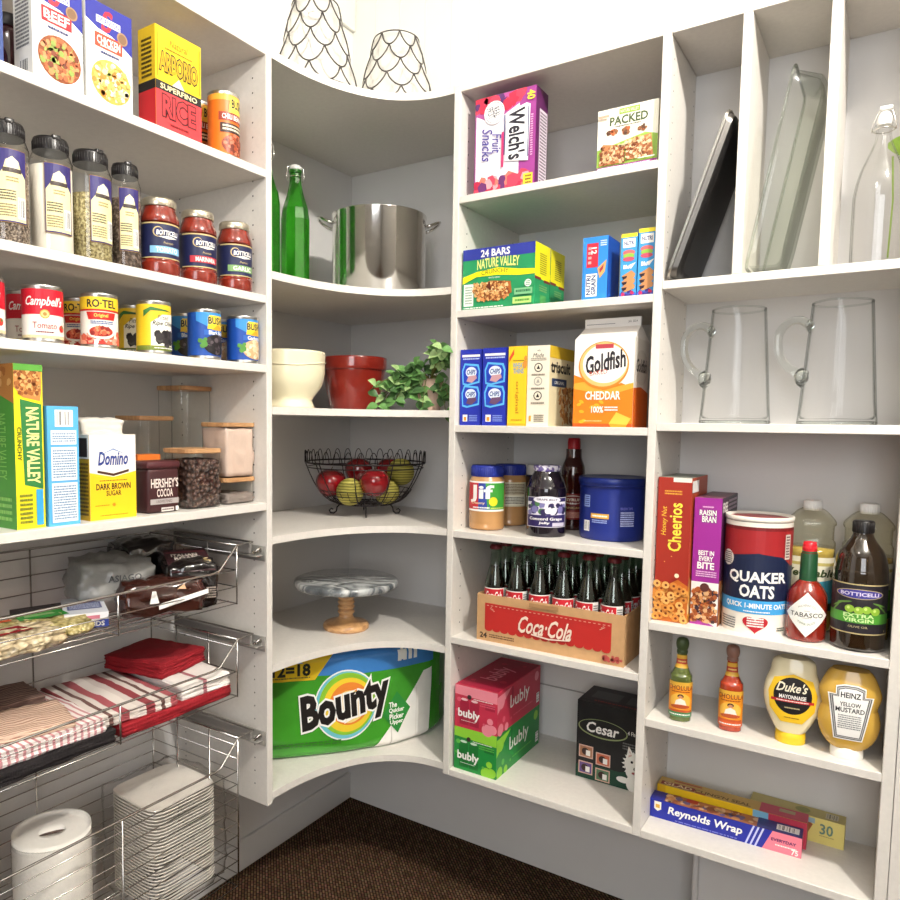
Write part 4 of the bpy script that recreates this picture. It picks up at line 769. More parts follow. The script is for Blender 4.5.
# ------------------------------------------------------------------ right column: trays and bottle at the top
def tilt(o, deg): o.rotation_euler = (0, math.radians(deg), o.rotation_euler[2])
t = thing('roasting_pan', 'dark metal roasting pan on edge, leaning in the first tray slot', 'pan', (1.2065, -.368, S1+.007), 0); tilt(t, 18.5)
PAN = mat('dark_pan', '#2b2a2a', .35, .6, var=.1, vscale=20); RIM = mat('pan_rim', '#a5a29c', .3, 1, var=.06)
g = G(); L_, Dp, Th = .362, .215, .032                         # local: z along the pan, y depth, x thickness, open side towards -x
def rr(x, inset, r=.022, n=5):
    z0, z1, y0, y1 = inset, L_-inset, inset, Dp-inset; out = []
    for (cy_, cz_, a0) in ((y1-r, z1-r, 0), (y0+r, z1-r, 90), (y0+r, z0+r, 180), (y1-r, z0+r, 270)):
        for k in range(n+1): a = math.radians(a0+90*k/n); out.append((x, cy_+r*math.cos(a), cz_+r*math.sin(a)))
    return out
def loops(g, ls, m, capend=True, smooth=True):
    n = len(ls[0]); vs = [p for l in ls for p in l]; fs = []
    for j in range(len(ls)-1):
        for k in range(n): fs.append((j*n+k, j*n+(k+1) % n, (j+1)*n+(k+1) % n, (j+1)*n+k))
    g.add(vs, fs, m, smooth)
    if capend: g.add(ls[-1], [tuple(range(n))], m)
loops(g, [rr(-.011, .001), rr(.004, .0065)], mat('pan_wall', '#6b6864', .35, .8, var=.06), False); loops(g, [rr(.004, .0065), rr(.006, .008), rr(.010, .014), rr(.0115, .022)], PAN); loops(g, [rr(-.011, .003), rr(.003, .010), rr(.0085, .018), rr(.0095, .024)], PAN)
part('pan_body', g, t); g = G(); loops(g, [rr(-.011, .004), rr(-.0125, -.002), rr(-.011, -.0035), rr(-.0095, -.001)], RIM, False); lp = rr(-.009, .0); g.tube(lp, .003, RIM, 6, True); part('rim', g, t)
t = thing('glass_baking_dish', 'long clear glass baking dish on edge, leaning in the second tray slot', 'dish', (1.3885, -.36, S1+.009), 0); tilt(t, 10.5)
GL = thin_glass('oven_glass', '#fcfdfb', '#a0a8a2', .02); L_, Dp = .412, .205
g = G(); loops(g, [rr(-.030, -.004), rr(-.030, .002), rr(-.024, .004, .03), rr(.022, .012, .03), rr(.030, .02, .03), rr(.033, .034, .03)], GL); loops(g, [rr(-.030, .008), rr(.018, .018, .03), rr(.025, .026, .03), rr(.027, .036, .03)], GL); part('dish_body', g, t)
g = G(); g.tube(rr(-.030, -.001), .0032, thin_glass('glass_edge', '#eff2ee', '#7f867f', .1), 6, True); part('rim', g, t)
t = thing('swing_top_bottle', 'clear glass swing-top bottle at the right end of the tray shelf', 'bottle', (1.594, -.29, S1), 0)
GB = thin_glass('bottle_clear', '#fdfdfd', '#a5ada9', .04)
g = G(); bp = smooth_prof([(.042, 0), (.047, .004), (.048, .02), (.0485, .12), (.047, .155), (.038, .195), (.022, .235), (.015, .255), (.0135, .275), (.0165, .279), (.0165, .285), (.0135, .287)], 5); g.lathe(bp, GB, 40, capt=False); g.lathe([(max(r-.003, .001), z+.002) for r, z in bp], GB, 32, capt=False, capb=False); part('bottle_body', g, t)
g = G(); g.lathe(smooth_prof([(.012, .284), (.013, .29), (.0125, .3), (.008, .309), (.001, .311)], 3), mat('porcelain', '#f4f2ee', .2, coat=.6), 20); stp = part('stopper', g, t)
g = G(); WM = mat('bail_wire', '#d6d3cd', .25, 1, var=.05)
g.tube([(-.021, 0, .274), (-.021, 0, .285), (-.013, 0, .309), (-.006, 0, .318), (.008, 0, .318), (.014, 0, .309), (.02, 0, .285), (.02, 0, .274)], .0013, WM, 6); g.tube([(.0185*math.cos(a), .0185*math.sin(a), .275) for a in [2*PI*k/16 for k in range(16)]], .0013, WM, 6, True); g.bevbox(-.01, -.006, .314, .013, .006, .322, MC['porcelain'], .003); part('wire_bail', g, stp)
t = thing('green_leaf', 'bright green leaf behind the clear swing-top bottle at the right edge', 'leaf', (1.612, -.205, S1+.036))
g = G(); lf = mat('lime_leaf', '#9bc23c', .45, var=.1, vscale=60); g.tube([(.0, 0, 0), (.003, 0, .12), (-.002, 0, .21)], .0018, lf, 6)
vs = []; 
for k in range(9):
    u = k/8; wd = .021*math.sin(PI*min(1, u*.9+.08)); 
    for s in (-1, 0, 1): vs.append((.018-.055*u*0+.0+(u-.5)*.06, -.002-abs(s)*.004, .232+s*wd-.01*u))
g.add(vs, [(3*k+j, 3*k+j+1, 3*k+j+4, 3*k+j+3) for k in range(8) for j in range(2)], lf, True); part('leaf_blade', g, t)
# glass pitchers
SG = mat('solid_glass', '#f4f7f5', .02, trans=1, ior=1.45)
def pitcher(label, loc, rz, R, h):
    t = thing('glass_pitcher', label, 'pitcher', loc, rz, 'clear glass pitchers'); GP = thin_glass('pitcher_glass', '#ffffff', '#9fa8a3', .012); GT = thin_glass('thick_glass', '#f8faf9', '#7d8682', .06)
    def ring(z, r, lip=0, n=48): return [(r*math.cos(a)+lip*max(0, math.cos(a-PI*1.5))**14*0, r*math.sin(a)-lip*max(0, math.cos(a+PI/2))**10, z) for a in [2*PI*k/n for k in range(n)]]
    Rt = R*.76; g = G(); out = [ring(.0, R*.95), ring(.005, R)] + [ring(z*h, R+(Rt-R)*z, .008*max(0, (z-.85)/.15)) for z in (.1, .3, .5, .7, .85, .93, 1)]
    n = 48; vs = [p for l in out for p in l]; g.add(vs, [(j*n+k, j*n+(k+1) % n, (j+1)*n+(k+1) % n, (j+1)*n+k) for j in range(len(out)-1) for k in range(n)], GP, True); g.add(out[0], [tuple(range(n-1, -1, -1))], GT)
    inn = [ring(.014, .002), ring(.012, R*.9), ring(.02, R*.955)] + [ring(z*h, R+(Rt-R)*z-.003, .008*max(0, (z-.85)/.15)) for z in (.2, .5, .85, .93, 1)]
    vs = [p for l in inn for p in l]; g.add(vs, [(j*n+k, (j+1)*n+k, (j+1)*n+(k+1) % n, j*n+(k+1) % n) for j in range(len(inn)-1) for k in range(n)], GP, True)
    g.tube(ring(h, Rt-.0015, .008), .002, GT, 6, True); g.tube(ring(.004, R*.96), .004, GT, 6, True); part('pitcher_body', g, t)
    g = G(); pts = [Vector(p) for p in ((-Rt*1.0-.004, 0, h*.835), (-Rt-.022, 0, h*.885), (-Rt-.045, 0, h*.88), (-Rt-.064, 0, h*.81), (-Rt-.069, 0, h*.71), (-Rt-.062, 0, h*.585), (-Rt-.044, 0, h*.49), (-Rt-.02, 0, h*.43), (-Rt-.010, 0, h*.40))]
    sm = []
    for i in range(len(pts)-1):
        p0, p1, p2, p3 = pts[max(0, i-1)], pts[i], pts[i+1], pts[min(i+2, len(pts)-1)]
        for k in range(4): q = k/4; sm.append(.5*((2*p1)+(-p0+p2)*q+(2*p0-5*p1+4*p2-p3)*q*q+(-p0+3*p1-3*p2+p3)*q**3))
    sm.append(pts[-1]); g.tube(sm, [.010]+[.009]*(len(sm)-8)+[.010, .011, .012, .014, .015, .015, .013], GT, 12)
    g.lathe(smooth_prof([(.001, -.014), (.012, -.008), (.014, .002), (.009, .012), (.001, .016)], 3), GT, 14, (-Rt-.004, 0, h*.825), sx=.6); g.lathe(smooth_prof([(.001, -.022), (.012, -.014), (.018, 0), (.012, .014), (.001, .022)], 3), GT, 14, (-Rt-.016, 0, h*.40), sx=.8); g.mats = [SG]; part('handle', g, t)
pitcher('clear glass pitcher with looped handle, left of the pair', (1.334, -.262, S2), -12, .0755, .260); pitcher('clear glass pitcher with looped handle, right of the pair by the edge', (1.5385, -.27, S2), -12, .0755, .259)
# ------------------------------------------------------------------ cereal shelf
g, F, fin = cartR('cereal_box', 'tall red-brown box of honey oat ring cereal against the divider', 1.1915, 1.2665, .165, .340, S3, '#a8321e', None, y=-.346+.0, right='#b5481f', top='#8a8f84')
F['front'].W = .075; f = F['front']; f.rect(0, 0, 1, 1, P('#9c2b1d')); f.fine(.2, .88, .72, .915, 2, P('#d9a23a')); f.text('Cheerios', .55, .66, .33, .38, P('#f0dc4a'), rot=90, bold=.02, res=2); f.text('Honey Nut', .23, .70, .2, .2, P('#e9c53a'), rot=90, bold=.0, shear=.2); f.rect(.45, .97, 1, 1, P('#e9e4da'))
f.poly([(0, .2), (.1, .28), (.4, .26), (.7, .3), (1, .26), (1, 0), (0, 0)], P('#c56a24')); rd = random.Random(5)
for k in range(46):
    X, Y = rd.uniform(.06, .94), rd.uniform(.02, .24)*(1 if k < 40 else 1.15); f.disc(X, Y, .115, P(('#e09a48', '#d4863a', '#eab062')[k % 3]), 12); f.disc(X+.01, Y, .042, P('#7a3a14'), 8)
f.disc(.3, .42, .015, P('#f0c060')); f.disc(.5, .46, .015, P('#f0c060')); f.disc(.68, .33, .07, P('#f2e2c0'), 12)
f = F['right']; f.poly([(0, 0), (1, 0), (1, .34), (0, .28)], P('#e0902a')); f.scat(.5, .15, .48, .14, 50, .012, [P('#e8a850'), P('#c57a2c'), P('#f2c684')], 51, box=True); f.rect(.0, .9, .4, .98, WH); f.fine(.1, .5, .9, .8, 8, P('#7a2414')); fin()
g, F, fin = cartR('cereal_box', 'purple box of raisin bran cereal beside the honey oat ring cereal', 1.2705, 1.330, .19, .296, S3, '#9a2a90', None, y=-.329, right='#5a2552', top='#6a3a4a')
f = F['front']; f.text('RAISIN', .5, .885, .6, .04, WH, bold=.028, out=(P('#3a1a4a'), .04)); f.text('BRAN', .55, .835, .5, .045, WH, bold=.028, out=(P('#3a1a4a'), .04)); f.fine(.3, .92, .7, .94, 1, P('#f0c0e0'))
f.rect(0, 0, 1, .34, P('#f0ece6')); f.poly([(0, .04), (0, 0), (.9, 0), (.3, .06)], P('#a83a9a')); f.text('BEST IN', .5, .57, .56, .035, WH, bold=.028); f.text('EVERY', .5, .525, .5, .035, WH, bold=.028); f.text('BITE', .5, .47, .6, .05, WH, bold=.03); f.fine(.15, .38, .9, .43, 3, P('#e8b8e0'))
f.scat(.5, .16, .46, .13, 230, .005, [P('#a85a2c'), P('#c98a54'), P('#7a3a1e'), P('#d9aa7a'), P('#3a2a34')], 52, box=True); f.disc(.5, .3, .17, P('#5a2f2a'))
f = F['right']; f.rect(0, .86, 1, 1, P('#3a1a38')); f.text('FREE', .2, .925, .3, .07, WH, bold=.028); f.fine(.4, .88, .95, .98, 3, P('#c0a8bc')); f.rect(.25, .45, .9, .75, P('#8a3a7a')); f.text('RAISIN BRAN', .55, .6, .55, .1, WH, bold=.03); f.poly([(0, 0), (1, 0), (1, .3), (0, .36)], P('#b5693a')); f.scat(.5, .16, .5, .14, 60, .009, [P('#7a3a1e'), P('#d9aa7a'), P('#c98a54')], 53, box=True); fin()
# oats canister
t = thing('oats_canister', 'round oats canister in navy, red and white with blue band', 'canister', (1.401, -.281, S3), 9)
R, h = .0695, .262; g = G(); CARD = P('#efe9dd'); g.lathe([(R, 0), (R, h-.012)], CARD, 56); 
f = around(g, R, 0, h-.012, a=1.5); rim_ = P('#e9e2d6')
f.rect(0, .62, 1, .93, P('#9c2226')); f.rect(0, .93, 1, .96, P('#6f1a1c')); f.rect(0, .29, 1, .62, P('#16203f')); f.poly([(.1, .6), (.25, .7), (.5, .73), (.75, .7), (.92, .6)], P('#16203f')); f.rect(0, .19, 1, .31, P('#3f9fdc')); 
f.text('QUAKER', .5, .51, .6, .105, WH, bold=.034); f.text('OATS', .5, .39, .34, .105, WH, bold=.034); f.text('QUICK 1-MINUTE OATS', .5, .257, .66, .05, WH, bold=.03); f.fine(.38, .2, .64, .22, 1, WH)
f.disc(.16, .665, .085, P('#ece6da')); f.fine(.1, .61, .22, .72, 6, P('#6a5a5a')); f.rect(.78, .68, .86, .9, P('#d9cfc4')); f.fine(.79, .69, .85, .89, 8, P('#6a4a4a'))
hp = [(.5+.014*1.0*(16*math.sin(a)**3)/1.45*.8, .1+.0052*(13*math.cos(a)-5*math.cos(2*a)-2*math.cos(3*a)-math.cos(4*a))) for a in [2*PI*k/36 for k in range(36)]]
f.poly(hp, P('#b5202c')); f.fine(.42, .07, .58, .16, 4, WH); f.fine(.1, .03, .3, .14, 5, P('#6a6a6a')); f.fine(.72, .04, .82, .08, 2, P('#3a4a3a')); part('cardboard_tube', g, t)
g = G(); g.lathe([(R*1.005, h-.0105), (R*1.022, h-.009), (R*1.022, h-.001), (R*1.0, h), (R*.97, h-.002), (R*.95, h-.006), (.001, h-.006)], CARD, 56); g.lathe([(R*.9, h-.0055), (R*.88, h-.0052), (.001, h-.0052)], P('#8a2a2e'), 40); part('lid', g, t)
# hot sauce with diamond label
def bottle(name, label, cat, loc, rz, prof, bmat, cap, capm, draws, group=None, power=2, sx=1, sy=1, fill=None, seal=None, n=36):
    t = thing(name, label, cat, loc, rz, group); sp = smooth_prof(prof, 4)
    g = G(); g.lathe(sp, bmat, n, sx=sx, sy=sy, power=power); part('bottle_body', g, t)
    if fill:
        fm, top = fill; g = G(); rf = prof_r(sp); zs = [.003+(top-.003)*k/14 for k in range(15)]; g.lathe([(max(rf(z)-.0018, .001), z) for z in zs] + [(.0005, top)], fm, n, sx=sx, sy=sy, power=power); part('contents', g, t)
    if seal: g = G(); g.lathe(seal[0], seal[1], 28); part('neck_seal', g, t)
    g = G(); g.lathe(cap, capm, 28)
    r0 = cap[0][0]
    for k in range(28): a = 2*PI*k/28; g.tube([(r0*math.cos(a), r0*math.sin(a), cap[0][1]+.001), (cap[1][0]*math.cos(a), cap[1][0]*math.sin(a), cap[1][1]-.001)], .0006, capm, 4)
    part('cap', g, t)
    rf = prof_r(sp)
    for nm, z0, z1, a, dr in draws:
        g = G(); R_ = rf((z0+z1)/2); dr(around(g, R_, z0, z1, a=a, sx=sx, sy=sy, rfn=lambda z: rf(z)+.0003, power=power)); part(nm, g, t)
    return t
def d_tab(f): f.poly([(.5, 0), (1, .5), (.5, 1), (0, .5)], P('#f6f3ec')); f.text('TABASCO', .5, .5, .72, .1, P('#2a2a26'), bold=.01); f.text('McILHENNY CO', .5, .66, .36, .05, P('#8a8a84'), arc=1.2); f.text('PEPPER SAUCE', .5, .35, .36, .05, P('#5a7a5a'), arc=-1.2); f.fine(.44, .58, .56, .6, 1, P('#8a8a84')); f.fine(.4, .42, .6, .44, 1, P('#8a8a84'))
bottle('hot_sauce_bottle', 'red hot sauce bottle with white diamond label and red cap', 'bottle', (1.506, -.305, S3), 6, [(.034, 0), (.0385, .004), (.0395, .02), (.0395, .085), (.035, .106), (.022, .125), (.0165, .135), (.0155, .19)], mat('red_pepper_sauce', '#7f2013', .1, coat=1, var=.12), [(.0135, .192), (.0135, .205), (.0125, .213), (.001, .214)], P('#d0202c', .3), [('diamond_label', .012, .108, 1.15, d_tab)], seal=([(.0175, .128), (.0165, .186), (.015, .19), (.0145, .193)], P('#1d4a2c', .35)))
OILG = thin_glass('oil_plastic', '#fbfaf2', '#c4bfa4', .04); OIL = mat('vegetable_oil', '#d9bd62', .1, coat=.8, var=.05, trans=.3)
def d_oil(f): f.rect(0, 0, 1, 1, P('#ece6cf')); f.rect(0, .84, 1, .9, P('#c9b86a')); f.text('Vegetable', .5, .68, .9, .18, P('#3a4a1c'), bold=.03, shear=.2); f.poly([(0, .1), (.4, .5), (1, .6), (1, .1)], P('#3f9ab0')); f.rect(0, 0, 1, .14, P('#1f2a1c')); f.ell(.3, .35, .2, .12, P('#c9c88a'))
def d_oil2(f): f.rect(0, 0, 1, 1, P('#e9e4cc')); f.rect(0, .84, 1, .9, P('#c9b86a')); f.text('Canola', .5, .68, .7, .18, P('#3a4a1c'), bold=.03, shear=.2); f.poly([(0, .1), (.5, .6), (1, .5), (1, .1)], P('#6fa83c')); f.rect(0, 0, 1, .14, P('#1f4a1c'))
op = [(.042, 0), (.048, .006), (.048, .05), (.046, .1), (.048, .17), (.0485, .2), (.045, .206), (.045, .236), (.0485, .242), (.046, .252), (.03, .27), (.02, .276)]
bottle('oil_bottle', 'clear bottle of golden vegetable oil with white cap behind the hot sauce', 'bottle', (1.499, -.1955, S3), 8, op, OILG, [(.0185, .272), (.0185, .292), (.017, .294), (.001, .294)], WH, [('label', .05, .17, 1.1, d_oil)], 'cooking oil bottles with white caps', 3.2, fill=(OIL, .188))
bottle('oil_bottle', 'clear bottle of golden oil with white cap behind the dark olive oil', 'bottle', (1.609, -.1955, S3), 5, op, OILG, [(.0185, .272), (.0185, .292), (.017, .294), (.001, .294)], WH, [('label', .05, .17, 1.1, d_oil2)], 'cooking oil bottles with white caps', 3.2, fill=(OIL, .18))
def d_olv(f):
    f.rect(0, 0, 1, 1, P('#b9a878')); f.rect(0, .025, 1, .975, P('#241f26')); f.ell(.5, .8, .34, .1, P('#b9a878'), 30); f.ell(.5, .8, .32, .085, P('#3a3590'), 30); f.text('BOTTICELLI', .5, .8, .52, .07, P('#d9d2e6'), bold=.03)
    f.rect(0, .22, 1, .42, P('#4f9a34')); f.text('EXTRA', .5, .37, .4, .07, P('#cfe8a8'), bold=.028); f.text('VIRGIN', .5, .28, .4, .07, P('#cfe8a8'), bold=.028); f.text('OLIVE OIL', .5, .15, .26, .04, P('#c9b88a'))
    for X, Y, an in ((.2, .56, .5), (.3, .62, .2), (.78, .6, -.3), (.85, .5, -.7), (.15, .46, .8)): f.ell(X, Y, .11, .018, P('#5f8a3a'), 12, an)
    for X, Y in ((.38, .5), (.5, .48), (.6, .5), (.72, .47)): f.ell(X, Y, .065, .075, P('#8fb83a'), 16); f.ell(X-.015, Y+.02, .02, .03, P('#c8dc7a'), 10)
bottle('olive_oil_bottle', 'dark glass bottle of olive oil with black cap at the right', 'bottle', (1.602, -.309, S3), 2, [(.043, 0), (.0485, .005), (.050, .02), (.050, .15), (.0485, .17), (.042, .2), (.024, .228), (.0185, .24), (.0175, .245)], mat('dark_olive_glass', '#211509', .06, coat=1), [(.0195, .243), (.0195, .266), (.018, .268), (.001, .268)], P('#191616', .35), [('label', .038, .142, 1.35, d_olv)])
# ------------------------------------------------------------------ condiment shelf
def d_chol(f, strip):
    f.rect(0, 0, 1, 1, P('#e8921c')); f.rect(0, .86, 1, 1, P('#d9a83a')); f.text('CHOLULA', .5, .84, .84, .13, P('#8a2a14'), bold=.028, out=(P('#f0c85a'), .02)); f.fine(.2, .7, .8, .75, 1, P('#8a2a14')); f.ell(.5, .45, .34, .24, P('#f0b84a')); f.rect(0, 0, 1, .14, P(strip)); f.rect(.1, .14, .9, .2, P('#c0502a'))
    f.ell(.5, .6, .1, .06, P('#2a1a14')); f.ell(.5, .575, .07, .05, P('#c98a64')); f.poly([(.3, .28), (.36, .48), (.5, .54), (.64, .48), (.72, .28)], P('#f0e9dc')); f.ell(.5, .3, .3, .06, P('#b8502a')); f.fine(.15, .04, .85, .1, 1, WH)
def d_cneck(f): f.rect(0, 0, 1, 1, P('#d9a83a')); f.rect(0, .3, 1, .7, P('#b8402a')); f.fine(.2, .4, .8, .6, 1, P('#f0d080'))
cp = [(.0215, 0), (.0245, .003), (.025, .01), (.025, .098), (.021, .112), (.0125, .132), (.011, .15), (.011, .16)]
for lab, x, y, m_, st, capc in (('green hot sauce bottle with orange label and round green stopper', 1.256, -.323, mat('green_sauce', '#55602a', .1, coat=1, var=.15), '#3f7a4a', '#3f4f2c'), ('red hot sauce bottle with orange label and round brown stopper', 1.365, -.314, mat('red_sauce', '#a8391c', .1, coat=1, var=.15), '#d05a2a', '#8f6a5c')):
    bottle('hot_sauce_bottle', lab, 'bottle', (x, y, S4), 13 if x < 1.3 else 9, cp, m_, [(.0115, .158), (.0115, .166), (.0105, .168), (.001, .168)], P(capc), [('label', .012, .095, 1.3, lambda f, st=st: d_chol(f, st)), ('neck_label', .126, .156, 1.3, d_cneck)], 'small hot sauce bottles with round stoppers', power=2.6)
    o = [q for q in COL.objects if q.get('label') == lab][0]
    g = G(); g.lathe(smooth_prof([(.009, .165), (.0125, .17), (.0145, .182), (.0115, .193), (.001, .197)], 4), mat('wood_ball_'+capc[1:], capc, .4, var=.1), 24); part('round_stopper', g, o)
MAYO = mat('mayonnaise', '#efe3bd', .22, coat=.5, var=.02); MUST = mat('mustard', '#d2a748', .22, coat=.5, var=.03)
def squeeze(name, label, loc, rz, outline, dpt, bmat, cap, capm, draw, capr):
    """upside-down squeeze bottle: outline [(halfwidth, z)]"""
    t = thing(name, label, 'bottle', loc, rz, 'upside-down squeeze bottles'); sp = smooth_prof(outline, 5); g = G(); n = 40; vs = []; mx = max(r for r, z in sp)
    dep = lambda z: dpt*(1-.55*abs((z-.105)/.1)**3)
    for r, z in sp:
        for k in range(n):
            a = 2*PI*k/n; ca, sa = math.cos(a), math.sin(a); q = (abs(ca)**2.8+abs(sa)**2.8)**(-1/2.8); vs.append((r*ca*q, min(dep(z), r*1.1)*sa*q, z))
    fs = [(j*n+k, j*n+(k+1) % n, (j+1)*n+(k+1) % n, (j+1)*n+k) for j in range(len(sp)-1) for k in range(n)]; g.add(vs, fs, bmat, True); g.add(vs[:n], [tuple(range(n-1, -1, -1))], bmat); g.add(vs[-n:], [tuple(range(n))], bmat); part('bottle_body', g, t)
    g = G(); g.lathe([(capr*.96, 0), (capr, .002), (capr*.98, cap), (capr*.8, cap+.003)], capm, 36, sy=.8); g.lathe([(capr*1.01, cap*.45), (capr*1.02, cap*.5), (capr*1.01, cap*.55)], capm, 36, sy=.8, capb=False, capt=False); part('cap', g, t)
    z0, z1 = .045, .165; rf = prof_r(sp); wd = mx*1.8; g = G()
    def fn(x, y, k):
        X = x-wd/2; z = z0+y; r = max(rf(z), .001); q = min(1, abs(X)/r); dd = min(dep(z), r*1.1); return (X, -dd*max(0, 1-q**2.8)**(1/2.8)-k-.0003, z)
    draw(Pr(g, fn, wd, z1-z0, cx=.004, cy=.006)); part('label', g, t); return t
def d_duke(f): f.poly([(.08, .3), (.3, .06), (.7, .06), (.92, .3), (.96, .6), (.86, .86), (.5, .96), (.14, .86), (.04, .6)], P('#f3c52a')); f.ell(.5, .56, .36, .34, P('#1d191a'), 32); f.text("Duke's", .48, .72, .58, .17, P('#f2ead2'), bold=.02, shear=.4); f.text('MAYONNAISE', .5, .54, .5, .07, WH, bold=.028); f.rect(.1, .44, .9, .49, P('#c0282c')); f.fine(.2, .45, .8, .48, 1, WH); f.fine(.36, .32, .64, .36, 1, P('#c9b88a')); f.fine(.36, .14, .64, .17, 1, P('#8a5a1c'))
def d_heinz(f):
    k = [(.24, .0), (.74, .0), (.9, .8), (.76, .8), (.76, .94), (.62, .98), (.38, .98), (.24, .94), (.24, .8), (.1, .8)]; f.poly(k, WH)
    f.poly([(.5+(x-.5)*.93, .48+(y-.48)*.955) for x, y in k], P('#4a4a4e')); f.poly([(.5+(x-.5)*.88, .48+(y-.48)*.925) for x, y in k], P('#b9b7b4')); f.poly([(.5+(x-.5)*.82, .48+(y-.48)*.885) for x, y in k], P('#4a4a4e')); f.poly([(.5+(x-.5)*.77, .48+(y-.48)*.86) for x, y in k], P('#f8f6f2'))
    f.text('HEINZ', .5, .8, .34, .09, P('#2a2a2e'), bold=.028); f.text('YELLOW', .5, .64, .36, .07, P('#2a2a2e'), bold=.02); f.text('MUSTARD', .5, .54, .5, .08, P('#2a2a2e'), bold=.02); f.fine(.3, .2, .7, .46, 7, P('#8a8a8a'))
squeeze('mayonnaise_bottle', 'cream mayonnaise squeeze bottle standing on its yellow cap', (1.489, -.312, S4), 6, [(.026, .026), (.032, .032), (.044, .055), (.055, .085), (.0575, .11), (.054, .135), (.046, .158), (.044, .172), (.040, .183), (.028, .19)], .032, MAYO, .028, P('#f0c62c'), d_duke, .030)
squeeze('mustard_bottle', 'yellow mustard squeeze bottle standing on its white cap', (1.5965, -.322, S4), 5, [(.030, .022), (.040, .03), (.052, .05), (.0575, .078), (.054, .1), (.051, .11), (.0545, .124), (.0575, .14), (.052, .158), (.043, .178), (.034, .188)], .034, MUST, .024, P('#f4f1ea'), d_heinz, .031)
# ------------------------------------------------------------------ wraps
g, F, fin = carton('foil_box', 'long navy and pink box of kitchen foil on the bottom right shelf', 'box', .333, .044, .047, (1.355, -.268, S5), 2, '#1f2a9a', None, top='#5a3a6a', right='#d86a7a')
f = F['front']; f.poly([(.76, 0), (1, 0), (1, 1), (.82, 1)], P('#ec7f92')); 
for x in (.67, .7, .73): f.poly([(x-.02, 0), (x-.008, 0), (x+.04, 1), (x+.028, 1)], P('#c9cdf0'))
f.text('Reynolds Wrap', .38, .52, .5, .5, WH, bold=.028, shear=.15); f.poly([(.03, .9), (.03, .5), (.055, .38), (.08, .5), (.08, .9)], P('#f0ecdc')); f.rect(.04, .55, .07, .75, P('#d9a83a')); f.text('EVERYDAY', .89, .6, .15, .14, P('#5a1a5a'), bold=.03); f.fine(.84, .3, .97, .42, 1, WH); f.text('75', .96, .2, .04, .25, WH, bold=.028); f.fine(.18, .06, .6, .16, 1, P('#7a7fd0'))
f = F['top']; f.rect(0, 0, .1, 1, P('#2a2f8a')); f.rect(.1, 0, .72, 1, P('#a86a4a')); f.scat(.42, .5, .3, .4, 60, .009, [P('#c98a5a'), P('#8a4a34'), P('#6a5a8a'), P('#d9b08a')], 61, box=True); f.rect(.24, .5, .32, .9, P('#b02a2a')); f.rect(.72, 0, 1, 1, P('#3a3f7a')); f.bars(.84, .2, .98, .8, 16); fin()
g, F, fin = carton('cling_wrap_box', 'yellow box of cling wrap with red end behind the foil box', 'box', .335, .046, .063, (1.3595, -.2185, S5), 1, '#e9c01f', None, top='#c8a45a', right='#b8304a')
f = F['front']; f.rect(.66, 0, .76, 1, P('#7fb8d9')); f.rect(.76, 0, 1, 1, P('#c23a52')); f.rect(0, .5, .06, 1, P('#d9a81c'))
f = F['top']; f.rect(.02, .1, .26, .5, P('#8a2a1c')); f.text('GLAD', .14, .3, .2, .32, P('#e9cfa0'), bold=.028); f.text("CLING'N SEAL", .45, .3, .38, .3, P('#7a5a1c'), bold=.03); f.rect(.27, .02, .34, .16, P('#a8501c')); f.rect(.1, .7, .3, .85, P('#b8603a')); f.rect(.7, 0, 1, 1, P('#c04a5e')); f.rect(.82, .5, .92, .85, P('#b0a07a')); fin()
g, F, fin = carton('parchment_box', 'pale yellow box numbered 30 against the wall behind the wraps', 'box', .20, .045, .060, (1.5, -.167, S5), -1, '#e6d880', None, top='#b9aa6a', right='#d9c96a')
f = F['front']; f.text('30', .82, .6, .13, .4, P('#6a8a7a'), bold=.02); f.fine(.75, .3, .9, .36, 1, P('#a89a5a')); f.poly([(.5, .2), (.63, .3), (.68, .7), (.58, .95), (.5, .9)], P('#a8643c')); f.rect(.6, .75, .7, .95, P('#9ab8c0'))
f = F['top']; f.bars(.8, .2, .93, .8, 14, P('#c9c0a0')); f.ell(.56, .5, .08, .3, P('#8a8a4a')); fin()
# ------------------------------------------------------------------ corner shelves
GG = mat('green_bottle_glass', '#3fae2c', .04, coat=1, trans=.9, ior=1.3, var=.1)
def swing(label, loc, rz, s, h):
    t = thing('swing_top_bottle', label, 'bottle', loc, rz, 'green swing-top bottles'); R = s
    g = G(); g.lathe([(R*.92, 0), (R, .006), (R, h*.58), (R*.9, h*.66), (R*.6, h*.76), (R*.42, h*.85), (R*.38, h*.93)], GG, 10, smooth=False); g.lathe([(R*.44, h*.925), (R*.46, h*.94), (R*.44, h*.952)], GG, 16); part('bottle_body', g, t)
    g = G(); g.lathe(smooth_prof([(R*.34, h*.95), (R*.42, h*.965), (R*.36, h*.985), (.001, h)], 3), MC['porcelain'], 18); stp = part('stopper', g, t)
    g = G(); g.tube([(R*.5, 0, h*.87), (R*.62, 0, h*.91), (R*.56, 0, h*.97), (0, 0, h*1.0), (-R*.56, 0, h*.97), (-R*.62, 0, h*.91), (-R*.5, 0, h*.87)], .0014, WM, 6); g.tube([(R*.47*math.cos(a), R*.47*math.sin(a), h*.9) for a in [2*PI*k/14 for k in range(14)]], .0013, WM, 6, True); part('wire_bail', g, stp)
swing('green glass swing-top bottle nearest the stock pot', (.145, -.452, K1), 60, .043, .385); swing('green glass swing-top bottle half hidden by the side panel', (.172, -.607, K1), 50, .043, .40)
